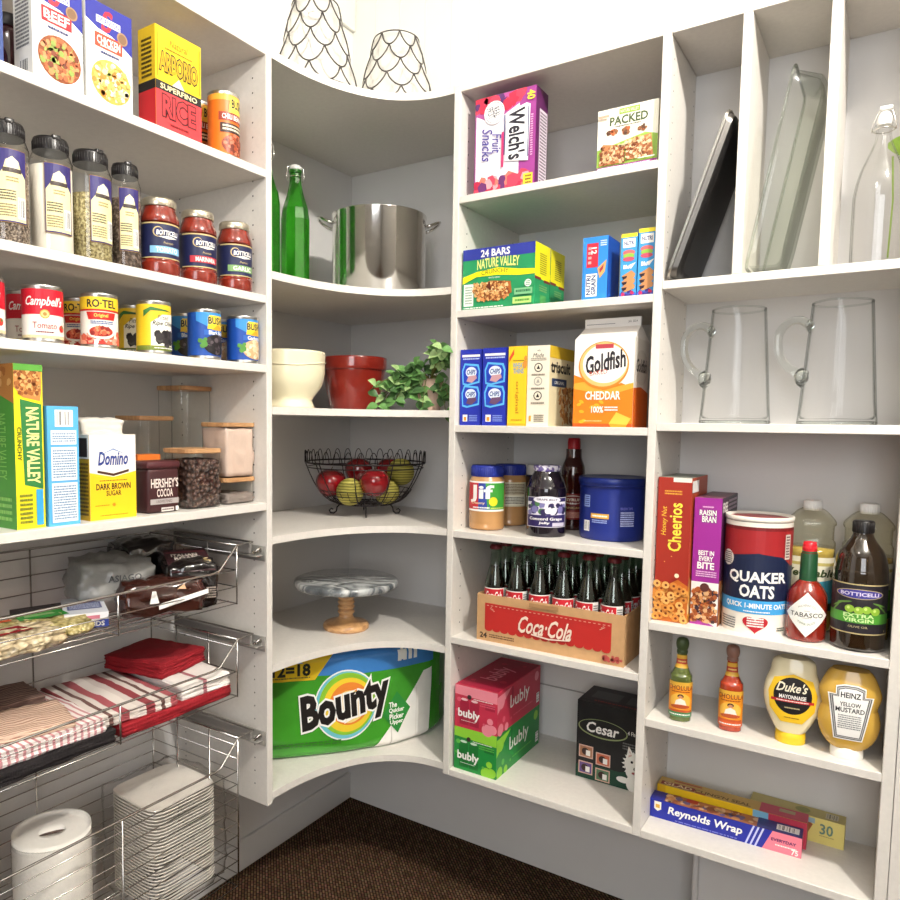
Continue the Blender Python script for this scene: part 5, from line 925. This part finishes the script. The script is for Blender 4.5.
# stock pot
t = thing('stock_pot', 'large shiny steel stock pot with two loop handles', 'pot', (.300, -.245, K1), 40); ST = mat('polished_steel', '#dddbd8', .11, 1, var=.03, vscale=20, stretch=(1, 1, .05))
g = G(); R, h = .143, .258; g.lathe([(R*.97, 0), (R, .006), (R, h-.006), (R*1.015, h-.002), (R*1.015, h), (R*.99, h+.001), (R*.985, h-.004), (R*.985, .01), (.001, .008)], ST, 72, smooth=True); part('pot_body', g, t)
for s in (-1, 1):
    g = G(); a0 = 0 if s > 0 else PI; c, q = math.cos(a0), math.sin(a0)
    pts = [(R*.995, -.038, h-.03), (R+.012, -.038, h-.026), (R+.032, -.03, h-.016), (R+.042, -.012, h-.01), (R+.042, .012, h-.01), (R+.032, .03, h-.016), (R+.012, .038, h-.026), (R*.995, .038, h-.03)]
    g.tube([(x*c-y*q, x*q+y*c, z) for x, y, z in pts], .0048, ST, 10); 
    for y in (-.038, .038): g.bevbox(-.004, -.01, -.01, .004, .01, .01, ST, .002) if False else g.lathe([(.009, 0), (.008, .004), (.001, .005)], ST, 12, ((R*.985)*c-y*q, (R*.985)*q+y*c, h-.033))
    part('handle', g, t)
# planters
def planter(name, label, loc, prof, m_, n=48):
    t = thing(name, label, 'pot', loc, 0); g = G(); g.lathe(smooth_prof(prof, 4), m_, n, capt=False); part('pot_body', g, t); return t
CER = mat('cream_ceramic', '#ece4c4', .3, coat=.4, var=.02, vscale=15); RC = mat('red_ceramic', '#7f2219', .18, coat=.8, var=.08, vscale=12)
t = planter('planter_bowl', 'cream ceramic bowl planter with a flared foot, half behind the panel', (.247, -.588, K2), [(.068, 0), (.07, .006), (.064, .018), (.066, .03), (.088, .06), (.097, .09), (.0985, .122), (.0995, .151), (.096, .153), (.093, .149), (.09, .09), (.06, .04), (.001, .035)], CER)
g = G(); g.tube([(.0995*math.cos(a), .0995*math.sin(a), .120+.006*math.sin(2*a)) for a in [2*PI*k/40 for k in range(40)]], .0018, CER, 6, True); part('rim_band', g, t)
t = planter('flower_pot', 'glossy dark red flower pot with a banded rim', (.243, -.292, K2), [(.07, 0), (.073, .005), (.088, .07), (.096, .12), (.0965, .124), (.101, .126), (.1025, .158), (.1, .161), (.096, .157), (.09, .11), (.07, .05), (.001, .045)], RC)
# plant
t = thing('potted_plant', 'leafy green plant trailing from a small peach pot', 'plant', (.525, -.30, K2), 0)
g = G(); g.lathe(smooth_prof([(.030, 0), (.032, .004), (.040, .082), (.041, .088), (.038, .089), (.035, .08), (.001, .075)], 3), mat('peach_ceramic', '#d9b8a4', .5, var=.04), 32); part('pot', g, t)
g = G(); gs = G(); rd = random.Random(9); LM = [mat('leaf_mid', '#5f8a4c', .35, var=.2, vscale=40), mat('leaf_light', '#9ab87a', .35, var=.2, vscale=40), mat('leaf_dark', '#3f5f35', .35, var=.2, vscale=40)]; SM = mat('plant_stem', '#6a6a34', .6, var=.1)
def leaf(p, d, up, L, wd, m_):
    d = d.normalized(); sd = d.cross(up)
    if sd.length < .05: sd = d.orthogonal()
    sd.normalize(); nn = sd.cross(d); vs = []
    for k in range(7):
        u = k/6; w = wd*math.sin(PI*(u**.8))*.5+.0004
        for s in (-1, 0, 1): vs.append(p + d*L*u + sd*w*s + nn*(abs(s)*w*.35 - L*.25*u*u))
    g.add(vs, [(3*k+j, 3*k+j+1, 3*k+j+4, 3*k+j+3) for k in range(6) for j in range(2)], m_, True)
camd = Vector((.77, -1.2, 0)).normalized(); rt = Vector((.84, .54, 0))     # outwards from the corner; along the shelf front
base = Vector((0, 0, .085))
clumps = [(-.125, .035, .03, 9), (-.145, .045, .012, 6), (-.10, .04, .075, 11), (-.085, .05, .105, 10), (-.06, .04, .05, 10), (-.095, .05, .03, 10), (-.055, .05, .09, 9), (-.03, .045, .03, 8), (-.13, .03, .075, 6), (-.02, .0, .125, 5), (-.05, -.01, .135, 4),
          (.02, .06, .175, 11), (.045, .05, .16, 12), (.035, .06, .14, 9), (.03, .13, .165, 8), (.035, .05, .04, 8), (.055, .055, .03, 7), (.045, .06, .0, 4), (-.175, .045, .05, 3), (-.02, .06, .01, 4), (.02, .01, .10, 4)]
for i, (a, b, c, nl) in enumerate(clumps):
    end = Vector((0, 0, 0)) + rt*a + camd*b + Vector((0, 0, c)); mid = base + rt*a*.5 + camd*b*.7 + Vector((0, 0, .045)); pts = []
    for k in range(9): q = k/8; pts.append(base*(1-q)**2 + mid*2*q*(1-q) + end*q*q)
    gs.tube(pts, [.0018-.0008*k/8 for k in range(9)], SM, 5)
    for k in range(nl):
        an = 2*PI*k/nl + rd.uniform(-.4, .4); up = rd.uniform(-.35, .6); dd = rt*math.cos(an) + camd*(.35+.4*math.sin(an)) + Vector((0, 0, math.sin(an)*.75+up*.3))
        st = pts[8-(k % 3)]; leaf(st, dd, (camd*.8+Vector((0, 0, .8))), rd.uniform(.028, .038), rd.uniform(.024, .031), LM[(0, 0, 1, 0, 2)[rd.randrange(5)]])
st_ = part('stems', gs, t); part('foliage', g, st_)
# fruit basket
t = thing('wire_fruit_bowl', 'black wire fruit bowl on curled feet', 'bowl', (.264, -.258, K3), 33); BW = mat('black_wire', '#1d1517', .4, .4, var=.1)
def bowlr(z): return .075 + (.188-.075)*(max(0, (z-.035)/.13))**.42
g = G()
for z in (.036, .165): g.tube([(bowlr(z)*math.cos(a), bowlr(z)*math.sin(a), z) for a in [2*PI*k/48 for k in range(48)]], .0026, BW, 6, True)
g.tube([(bowlr(.15)*math.cos(a), bowlr(.15)*math.sin(a), .15) for a in [2*PI*k/48 for k in range(48)]], .0016, BW, 6, True)
for k in range(36):
    a = 2*PI*k/36+.05; g.tube([(bowlr(z)*math.cos(a), bowlr(z)*math.sin(a), z) for z in (.036, .045, .06, .08)], .0011, BW, 4)
for z in (.05, .065, .08): g.tube([(bowlr(z)*math.cos(a), bowlr(z)*math.sin(a), z) for a in [2*PI*k/40 for k in range(40)]], .0012, BW, 4, True)
for rr_ in (.02, .045): g.tube([(rr_*math.cos(a), rr_*math.sin(a), .036) for a in [2*PI*k/24 for k in range(24)]], .0014, BW, 5, True)
for k in range(10):
    a = 2*PI*k/10+.2
    g.tube([(bowlr(z)*math.cos(a), bowlr(z)*math.sin(a), z) for z in (.036, .045, .06, .08, .105, .13, .165)], .0018, BW, 5)
    g.tube([(0, 0, .036), (.075*math.cos(a), .075*math.sin(a), .036)], .0014, BW, 5)
for k in range(32):
    a0 = 2*PI*k/32; pts = []
    for j in range(9): q = j/8; a = a0+(q-.5)*.13; pts.append((.189*math.cos(a), .189*math.sin(a), .165+.036*math.sin(PI*q)**.5))
    g.tube(pts, .0013, BW, 5)
part('wire_frame', g, t)
for k in range(4):
    a = math.radians(-90+90*k+6); g = G(); c, s = math.cos(a), math.sin(a)
    g.tube([(r_*c, r_*s, z) for r_, z in ((.075, .036), (.088, .022), (.09, .01), (.098, .003), (.108, .004), (.112, .012), (.106, .018), (.1, .014))], .0024, BW, 6); part('foot', g, t)
FR = mat('red_apple', '#7a0c14', .12, coat=.9, var=.25, vscale=9); FY = ramp_mat('twine_ball', [(.3, '#7f7a26'), (.7, '#c4b95a')], 'wave', 38, .7, (1, 1, 1), axis='Z', distort=1.2, bump=.6)
def fruit(name, label, x, y, z, R, m_, kind):
    o = thing(name, label, 'decor ball' if kind else 'apple', (.264+x*math.cos(.576)-y*math.sin(.576), -.258+x*math.sin(.576)+y*math.cos(.576), K3+z), 30, 'yellow ribbed balls in the fruit bowl' if kind else 'red apples in the fruit bowl')
    g = G()
    if kind: g.lathe([(R*math.sin(PI*k/24)*(1+.012*(-1)**k), -R*math.cos(PI*k/24)) for k in range(25)], m_, 32, capb=False, capt=False)
    else: g.lathe(smooth_prof([(.001, -R*.8), (R*.35, -R*.88), (R*.75, -R*.6), (R, 0), (R*.9, R*.5), (R*.5, R*.84), (R*.2, R*.84), (.001, R*.7)], 5), m_, 36, capb=False, capt=False)
    part('ball' if kind else 'apple_body', g, o)
    if not kind: g = G(); g.tube([(0, 0, R*.7), (.002, 0, R*.9), (.005, .001, R*1.08)], .0015, P('#4a3018'), 5); part('stem', g, o)
fruit('apple', 'dark red apple at the left of the fruit bowl', -.105, -.03, .1, .047, FR, 0); fruit('apple', 'bright red apple at the front middle of the fruit bowl', .035, -.09, .107, .046, FR, 0)
fruit('apple', 'dark apple at the back centre of the fruit bowl', -.025, .05, .135, .045, FR, 0); fruit('apple', 'dark apple at the back right of the fruit bowl', .075, .06, .135, .045, FR, 0)
fruit('ribbed_ball', 'yellow ribbed ball low at the front of the fruit bowl', -.04, -.085, .078, .042, FY, 1); fruit('ribbed_ball', 'yellow ribbed ball low at the right of the fruit bowl', .07, -.03, .075, .040, FY, 1); fruit('ribbed_ball', 'yellow ribbed ball highest, at the right rim of the fruit bowl', .112, .005, .135, .043, FY, 1)
# cake stand
t = thing('cake_stand', 'cake stand with grey marble plate on a turned wooden foot', 'cake stand', (.298, -.393, K4), 30)
MB = ramp_mat('grey_marble', [(.32, '#24282b'), (.42, '#6c7174'), (.48, '#c9cac8'), (.55, '#4c5256'), (.66, '#b3b6b6')], 'noise', 5, .12, (.8, 2.6, 1), distort=.9, detail=7, coat=.6)
WD = ramp_mat('acacia_wood', [(.3, '#a87446'), (.5, '#d6a672'), (.7, '#8f5c34')], 'noise', 12, .35, (1, 1, 5), distort=.8, coat=.3)
g = G(); R = .157; g.lathe([(R*.3, .130), (R*.93, .128), (R*.985, .132), (R, .140), (R*.985, .150), (R*.95, .152), (.001, .152)], MB, 72); part('marble_plate', g, t)
g = G(); g.lathe(smooth_prof([(.066, 0), (.069, .004), (.069, .012), (.062, .02), (.035, .027), (.024, .034), (.0205, .044)], 4)+[p for k in range(5) for p in ((.0195, .0450+.0145*k), (.0235, .047+.0145*k), (.0262, .052+.0145*k), (.0235, .057+.0145*k))]+[(.0195, .117), (.023, .123), (.032, .130)], WD, 44); part('wooden_foot', g, t)
# paper towel package
t = thing('paper_towel_package', 'large plastic-wrapped green pack of paper towel rolls in the corner', 'package', (0, 0, K5), 0)
foot = [(.155, -.738), (.353, -.530), (.440, -.400), (.466, -.352), (.512, -.225), (.48, -.09), (.38, -.04), (.12, -.04), (.05, -.12), (.045, -.62), (.08, -.72)]
cen = Vector((.27, -.36)); H = .300
def resamp(pts, n):
    P_ = [Vector(p) for p in pts]
    for _ in range(2):        # Chaikin rounding
        Q = []
        for i in range(len(P_)): a, b = P_[i], P_[(i+1) % len(P_)]; Q += [a*.8+b*.2, a*.2+b*.8]
        P_ = Q
    L = [0]
    for i in range(len(P_)): L.append(L[-1]+(P_[(i+1) % len(P_)]-P_[i]).length)
    def at(s):
        s %= L[-1]
        for i in range(len(P_)):
            if L[i] <= s <= L[i+1]: return P_[i].lerp(P_[(i+1) % len(P_)], (s-L[i])/(L[i+1]-L[i]+1e-9))
        return P_[0]
    return at, L[-1]
at, LL = resamp(foot, 0)
from mathutils import noise as _nz
def pack(s, z, k=0):
    s %= LL; p = at(s); q = at(s+.004); tn = (q-p).normalized(); nrm = Vector((tn.y, -tn.x)); u = z/H
    e = 1-max(0, (abs(u-.5)*2-.86)/.14)**2*.09
    b = cen+(p-cen)*e + nrm*(k+.004*_nz.noise(Vector((s*9, z*7, 3)))+.0008*_nz.noise(Vector((s*30, z*24, 1))))
    return (b.x, b.y, max(.0004, z+(.0012*_nz.noise(Vector((s*20, 0, 5))) if z > .1 else 0)))
FILM = mat('printed_film_green', '#3f962a', .18, coat=.6, var=.1, vscale=14); FB = mat('printed_film_blue', '#3f7fc4', .18, coat=.6, var=.05, vscale=14)
g = G(); ns, nz_ = 300, 40; vs = [pack(LL*i/ns, H*j/nz_) for j in range(nz_+1) for i in range(ns)]
g.add(vs, [(j*ns+i, j*ns+(i+1) % ns, (j+1)*ns+(i+1) % ns, (j+1)*ns+i) for j in range(nz_) for i in range(ns)], FILM, True)
g.add(vs[-ns:], [tuple(range(ns))], FB); g.add(vs[:ns], [tuple(range(ns-1, -1, -1))], FILM)
# arc length where the visible front starts
s0 = min((abs((at(LL*k/600)-Vector((.155, -.735))).length), LL*k/600) for k in range(600))[1]; s1 = min((abs((at(LL*k/600)-Vector((.512, -.225))).length), LL*k/600) for k in range(600))[1]
Wf = (s1-s0) % LL; f = Pr(g, lambda x, y, k: pack(s0+x, y, k), Wf, H, cx=.006, cy=.0075, h0=.0012, dh=.00015)
W_ = mat('roll_white', '#efece6', .3, coat=.4, var=.03)
# x: 0..~.47 logo face to the fold, beyond it the clear end
f.poly([(0, .86), (.36, .80), (.6, .78), (1, .78), (1, 1), (0, 1)], FB); f.poly([(0, .76), (.38, .76), (.46, .995), (0, .995)], mat('printed_film_yellow', '#e0bd2a', .2, coat=.5)); f.text('12=18', .275, .865, .165, .11, P('#1f2416'), bold=.04); f.fine(.18, .78, .36, .8, 1, P('#5a5a2a'))
f.rect(.8, .86, .815, .97, WH)
for k in range(4): f.rect(.78+.03*k, .85, .8+.03*k, .96, WH)
f.poly([(.665, 0.01), (.74, .2), (.82, .4), (.93, .7), (.985, .72), (.975, .4), (.97, .01)], W_); f.poly([(.745, .02), (.748, .22), (.754, .02)], P('#c4bfb6')); f.rect(.885, .02, .889, .55, P('#dcd8d0'))
for c, rx, ry, cx_, cy_ in (('#f2f2ee', .150, .345, .525, .49), ('#6fc0cf', .144, .33, .525, .49), ('#8cc43a', .134, .305, .53, .50), ('#f0cf3a', .118, .265, .535, .49), ('#ea8a3a', .095, .21, .54, .5), ('#f5d98a', .075, .16, .54, .47)): f.ell(cx_, cy_, rx, ry, mat('film_'+c[1:], c, .2, coat=.5), 40)
f.text('Bounty', .525, .475, .42, .40, P('#1c1816'), rot=12, bold=.045, shear=.2, out=(WH, .045))
f.poly([(.70, .33), (.775, .55), (.85, .36), (.78, .13)], mat('film_deep_green', '#2f8a3a', .2, coat=.5)); f.text('The', .755, .42, .04, .05, WH, bold=.03); f.text('Quicker', .775, .36, .08, .05, WH, bold=.03); f.text('Picker', .775, .3, .075, .05, WH, bold=.03); f.text('Upper', .775, .24, .07, .05, WH, bold=.03); f.fine(.12, .12, .5, .17, 2, P('#2a6a1c')); part('printed_film', g, t)
# lampshades with scalloped wire
def shade(label, loc, rz, Rb, Rt, h, rows=6, n=9):
    t = thing('lampshade', label, 'lampshade', loc, rz, 'lampshades on top of the corner unit')
    g = G(); fb = sheer('sheer_shade_cloth', '#fbf9f4', .5)
    g.lathe([(Rb, 0), (Rt, h)], fb, 48, capb=False, capt=False); g.lathe([(Rt-.02, h-.004), (Rt-.003, h-.004)], WHITE, 40, capb=False, capt=False); part('shade_cloth', g, t)
    g = G(); wm = mat('scallop_wire', '#4f4a48', .5, .3, var=.1); rw = lambda z: Rb+(Rt-Rb)*z/h+.0015
    for R_, z in ((Rb+.001, .001), (Rt+.001, h)): g.tube([(R_*math.cos(a), R_*math.sin(a), z) for a in [2*PI*k/40 for k in range(40)]], .0018, wm, 5, True)
    for r in range(rows+1):
        zt = h*(1-r/rows); dz = h/rows*1.0; off = .5*(r % 2)
        for k in range(n):
            pts = []
            for j in range(11):
                q = j/10; a = 2*PI*(k+off+(q-.5)*1.0)/n; z = zt-dz*math.sin(PI*q)**.75+.0; 
                if r == rows: break
                z = max(.001, min(h, z)); pts.append((rw(z)*math.cos(a), rw(z)*math.sin(a), z))
            if pts: g.tube(pts, .002, wm, 5)
    part('scalloped_wire', g, t)
    g = G(); g.tube([(.02*math.cos(a), .02*math.sin(a), h-.02) for a in [2*PI*k/16 for k in range(16)]], .0015, wm, 5, True)
    for k in range(3): a = 2*PI*k/3; g.tube([(.02*math.cos(a), .02*math.sin(a), h-.02), ((Rt)*math.cos(a), (Rt)*math.sin(a), h)], .0015, wm, 5)
    part('spider', g, t)
shade('tall wire-scalloped white lampshade, nearer one cut off at the top', (.277, -.517, zT), 10, .119, .062, .236, 5, 8); shade('wire-scalloped white lampshade, whole in view at the right', (.393, -.298, zT), 20, .118, .064, .208, 5, 8)
# ------------------------------------------------------------------ things in the wire baskets
B1, B2, B3 = 1.115-.143+.004, .884-.142+.004, .637-.382+.004
def bag(name, label, loc, rz, w, d, h, m_, seed, amp=.006, cat='bag', rnd=.45, deco=None):
    t = thing(name, label, cat, loc, rz); g = G(); lumpy(g, m_, w, d, h, 12, amp, seed, rnd); part('bag_body', g, t); return t
split = ramp_mat('split_peas', [(0, '#e6dcae'), (.5, '#b9a86c'), (1, '#6f6430')], 'voronoi', 110, .5, bump=.7)
beans = ramp_mat('white_beans', [(0, '#efe6d2'), (.5, '#d9c6a0'), (1, '#7a6446')], 'voronoi', 75, .4, bump=.9)
def film_top(t, w, d, z, polys):
    g = G(); f = Pr(g, lambda x, y, k: (-w/2+x, -d/2+y, z+k), w, d, h0=.0012)
    for col, pts in polys: f.poly(pts, P(col, .25))
    part('printed_panel', g, t)
t = bag('bean_bag', 'clear bag of pale white beans at the front left of the top basket', (.285, -1.385, B1), 90, .17, .10, .034, beans, 61, .003); film_top(t, .17, .10, .0345, [('#8e1c22', [(.1, .4), (.7, .35), (.66, .8), (.1, .85)])])
t = bag('split_pea_bag', 'bag of split peas with a green printed panel in the top basket', (.222, -1.30, B1), 85, .17, .155, .030, split, 62, .003); film_top(t, .17, .155, .0312, [('#2f8a34', [(.3, .5), (.85, .42), (.88, .82), (.35, .9)]), ('#c9582f', [(.08, .62), (.25, .6), (.26, .8), (.1, .82)]), ('#7fae6a', [(.4, .62), (.75, .58), (.74, .68), (.42, .72)])])
g, F, fin = carton('small_box', 'small white and navy box in the top basket beside the bean bags', 'box', .085, .15, .032, (.20, -1.185, B1), 62, '#dfe0e6', None, top='#d4d6de', front='#e6e6ea'); f = F['front']; f.rect(0, 0, 1, .5, P('#2f3f8a')); f.text('ALMONDS', .5, .25, .8, .3, WH, bold=.03); f.rect(.3, .58, .8, .82, P('#c9788a')); f = F['top']; f.rect(.1, .25, .9, .7, P('#4a527f')); f.fine(.15, .3, .85, .6, 4, P('#b9bfd9')); F['left'].fine(.05, .2, .95, .8, 3, P('#4a4a5a')); fin()
g, F, fin = carton('small_box', 'dark slim box lying at the back of the top basket', 'box', .13, .06, .03, (.15, -1.24, B1), 75, '#2b2429', None, top='#332b31'); F['top'].fine(.1, .2, .9, .8, 3, P('#6a5a62')); fin()
GP_ = mat('grey_plastic_bag', '#8d8c88', .35, coat=.3, var=.12, vscale=18, bump=.5, bscale=24)
t = bag('plastic_bag', 'crumpled grey plastic bag in the middle of the top basket', (.135, -1.075, B1), 70, .17, .15, .115, GP_, 64, .007); g = G(); f = Pr(g, lambda x, y, k: (-.03+x, -.088-k, .07+y), .08, .02); f.text('ASIAGO', .5, .5, .9, .7, P('#4a4a4c'), bold=.02); part('printed_word', g, t)
t = bag('snack_bag', 'shiny dark brown bag with a white sealed edge in the top basket', (.285, -1.045, B1), 66, .18, .08, .078, mat('brown_film', '#3a1a14', .15, coat=.9, var=.2, vscale=12, bump=.35, bscale=20), 65, .004)
g = G(); g.add([(-.02, -.052, .02), (.09, -.05, .045), (.09, -.049, .055), (-.02, -.051, .032)], [(0, 1, 2, 3)], WH); g.add([(-.04, -.053, .035), (-.02, -.053, .035), (-.026, -.051, .062), (-.034, -.051, .062)], [(0, 1, 2, 3)], WH); g.add([(.02, -.05, .062), (.04, -.05, .06), (.036, -.048, .072)], [(0, 1, 2)], P('#d9b08a')); part('sealed_edge', g, t)
CF = mat('coffee_film', '#150f10', .2, coat=.8, var=.2, vscale=14, bump=.3, bscale=22)
bag('coffee_bag', 'black foil coffee bag lying at the back of the top basket', (.10, -.965, B1), 80, .13, .13, .14, CF, 66, .004)
t = bag('coffee_bag', 'dark brown coffee bag with a printed front at the right of the top basket', (.235, -.94, B1), 60, .115, .19, .105, CF, 67, .004, rnd=.2)
t.rotation_euler = (math.radians(0), math.radians(0), math.radians(62))
g = G(); w, d = .1, .15; f = Pr(g, lambda x, y, k: (-w/2+x, -.1+y*.8, .085+k+y*.22), w, d, h0=.004); f.rect(0, 0, 1, 1, P('#3a2024', .3)); f.rect(.05, .84, .95, .9, P('#7a3a42')); f.text('ITALIAN', .45, .74, .6, .11, P('#d9cfc4'), bold=.03); f.text('ROAST', .5, .6, .6, .12, P('#d9cfc4'), bold=.03); f.fine(.15, .36, .7, .44, 1, P('#b9a89c')); f.text('COFFEE', .45, .22, .6, .08, P('#b9a89c')); f.scat(.86, .45, .1, .1, 12, .007, [P('#c9b890'), P('#8a744a')], 68)
part('printed_panel', g, t); g = G(); f = Pr(g, lambda x, y, k: (-.02+x, -.098-k, .02+y), .07, .035, h0=.003); f.bars(0, 0, .5, 1, 12); f.fine(.55, .1, 1, .9, 5, P('#a89a90')); part('barcode_panel', g, t)
# towels
def towel(name, label, loc, rz, w, d, h, m_, layers=2, seed=1, grp='folded towels in the middle basket'):
    t = thing(name, label, 'towel', loc, rz, grp)
    for l in range(1):
        g = G(); lh = h/layers
        for k in range(layers):
            gg = G(); lumpy(gg, m_, w-.004*(k % 2), d-.003*(k % 2), lh*1.06, 12, .0022, seed+k*3, .06); gg.xf(Matrix.Translation((0, 0, lh*k)))
            # rounded folded edge
            g.add(gg.v, gg.f, m_, True)
        part('folded_cloth', g, t)
    return t
CR = mat('crimson_cloth', '#8e0f1c', .85, var=.12, vscale=60, bump=.25, bscale=220)
BC = mat('black_cloth', '#1a1517', .9, var=.2, vscale=60, bump=.25, bscale=220)
ST1 = ramp_mat('striped_towel', [(0, '#d9cdc6'), (.12, '#d9cdc6'), (.13, '#8f3a40'), (.3, '#a04a50'), (.31, '#e0d6ce'), (.42, '#e0d6ce'), (.43, '#6a4a44'), (.5, '#6a4a44'), (.51, '#e0d6ce'), (.62, '#d4c4bc'), (.63, '#a8545a'), (.8, '#b86a6e'), (.81, '#e6dcd4')], 'wave', 2.6, .85, interp='CONSTANT', axis='X')
ST2 = ramp_mat('ribbed_towel', [(0, '#f0e6e2'), (.6, '#f0e6e2'), (.61, '#c98f92'), (1, '#d9a8a8')], 'wave', 22, .85, interp='CONSTANT', axis='X', bump=.4)
ST3 = ramp_mat('beige_striped_towel', [(0, '#dcc0aa'), (.55, '#dcc0aa'), (.56, '#a8806e'), (1, '#b08a78')], 'wave', 34, .85, interp='CONSTANT', axis='Y')
ST4 = ramp_mat('plaid_towel', [(0, '#ebe4de'), (.86, '#ebe4de'), (.87, '#a86a70'), (1, '#b87a7e')], 'wave', 4, .85, interp='CONSTANT', axis='X')
ST5 = ramp_mat('brown_striped_towel', [(0, '#8f7468'), (.55, '#8f7468'), (.56, '#5f463e'), (1, '#6a5048')], 'wave', 30, .85, interp='CONSTANT', axis='Y')
towel('cloth', 'crimson cloth spread under the towels in the right half', (.195, -1.04, B2), 90, .30, .29, .026, CR, 1, 71); towel('cloth', 'black cloth lying under the ribbed towel at the front left', (.195, -1.355, B2), 90, .30, .29, .026, BC, 1, 72)
towel('towel', 'white towel with thin pink ribs on the black cloth', (.195, -1.37, B2+.0275), 88, .30, .27, .028, ST2, 2, 73)
towel('towel', 'towel with bold crimson and cream stripes in the middle of the basket', (.195, -1.128, B2+.0275), 84, .19, .27, .022, ST1, 2, 74)
towel('towel', 'beige finely striped towel on top of the ribbed one', (.24, -1.345, B2+.057), 74, .16, .14, .014, ST3, 1, 75); towel('towel', 'darker brown striped towel behind the beige one', (.1, -1.33, B2+.057), 80, .16, .13, .02, ST5, 1, 76)
towel('towel', 'white plaid towel folded thick at the right end', (.2, -.953, B2+.0275), 86, .135, .27, .032, ST4, 3, 77)
towel('towel', 'folded crimson towel on top of the white plaid one', (.155, -.968, B2+.061), 100, .155, .18, .036, CR, 3, 78)
# bottom basket
TP = mat('paper_towel', '#f0ebe2', .8, var=.02, bump=.15, bscale=120)
t = thing('paper_towel_roll', 'wrapped white paper towel roll with a squashed core in the bottom basket', 'roll', (.175, -1.255, B3), 65)
g = G(); Rr, h = .078, .262; g.lathe(smooth_prof([(Rr*.95, 0), (Rr, .008), (Rr, h-.012), (Rr*.95, h-.002), (Rr*.6, h)], 3)+[(.028, h)], TP, 48, capt=False); 
n = 48; vs = []
for k in range(n): a = 2*PI*k/n; vs.append((.028*math.cos(a), .028*math.sin(a), h))
for k in range(n): a = 2*PI*k/n; q = (abs(math.cos(a))**3+abs(math.sin(a))**3)**(-1/3); vs.append((.026*math.cos(a)*q, .0105*math.sin(a)*q, h-.001))
for k in range(n): v = vs[n+k]; vs.append((v[0], v[1], h-.05))
g.add(vs, [(j*n+k, j*n+(k+1) % n, (j+1)*n+(k+1) % n, (j+1)*n+k) for j in range(2) for k in range(n)], TP, True); part('roll', g, t)
g = G(); g.add([(v[0]*.99, v[1]*.99, h-.006) for v in vs[n:2*n]], [tuple(range(n))], P('#4a3026')); part('core', g, t)
thin_glass('wrap_film', '#ffffff', '#e9e6e2', .05, .12)
g = G(); g.lathe(smooth_prof([(Rr*1.0, .001), (Rr*1.02, .01), (Rr*1.02, h-.02), (Rr*1.01, h-.012)], 3), MC['wrap_film'] if 'wrap_film' in MC else thin_glass('wrap_film'), 40, capt=False, capb=False); part('plastic_wrap', g, t)
t = thing('plate_pack', 'plastic-wrapped tall stack of square white plates in the bottom basket', 'plates', (.18, -.968, B3), 88)
g = G(); pm = mat('paper_plate', '#f3ece1', .7, var=.03); w = .096; nl = 30; hh = .245
for k in range(nl): z = hh*k/nl; g.lathe([(w*.9, z), (w*.985, z+hh/nl*.4), (w*1.0, z+hh/nl*.8), (w*.99, z+hh/nl*.9)], pm, 40, power=6, capb=False, capt=False)
g.lathe([(w*.99, hh), (w*.92, hh-.004), (w*.7, hh-.010), (.001, hh-.011)], pm, 40, power=6, capb=False, capt=False); part('plates', g, t)
g = G(); lumpy(g, MC['wrap_film'], .212, .212, hh+.014, 14, .004, 83, .06); part('plastic_wrap', g, t)
for o in list(COL.objects):
    if o.type == 'MESH' and o.parent is None and 'label' in o and o.get('kind') is None: pass
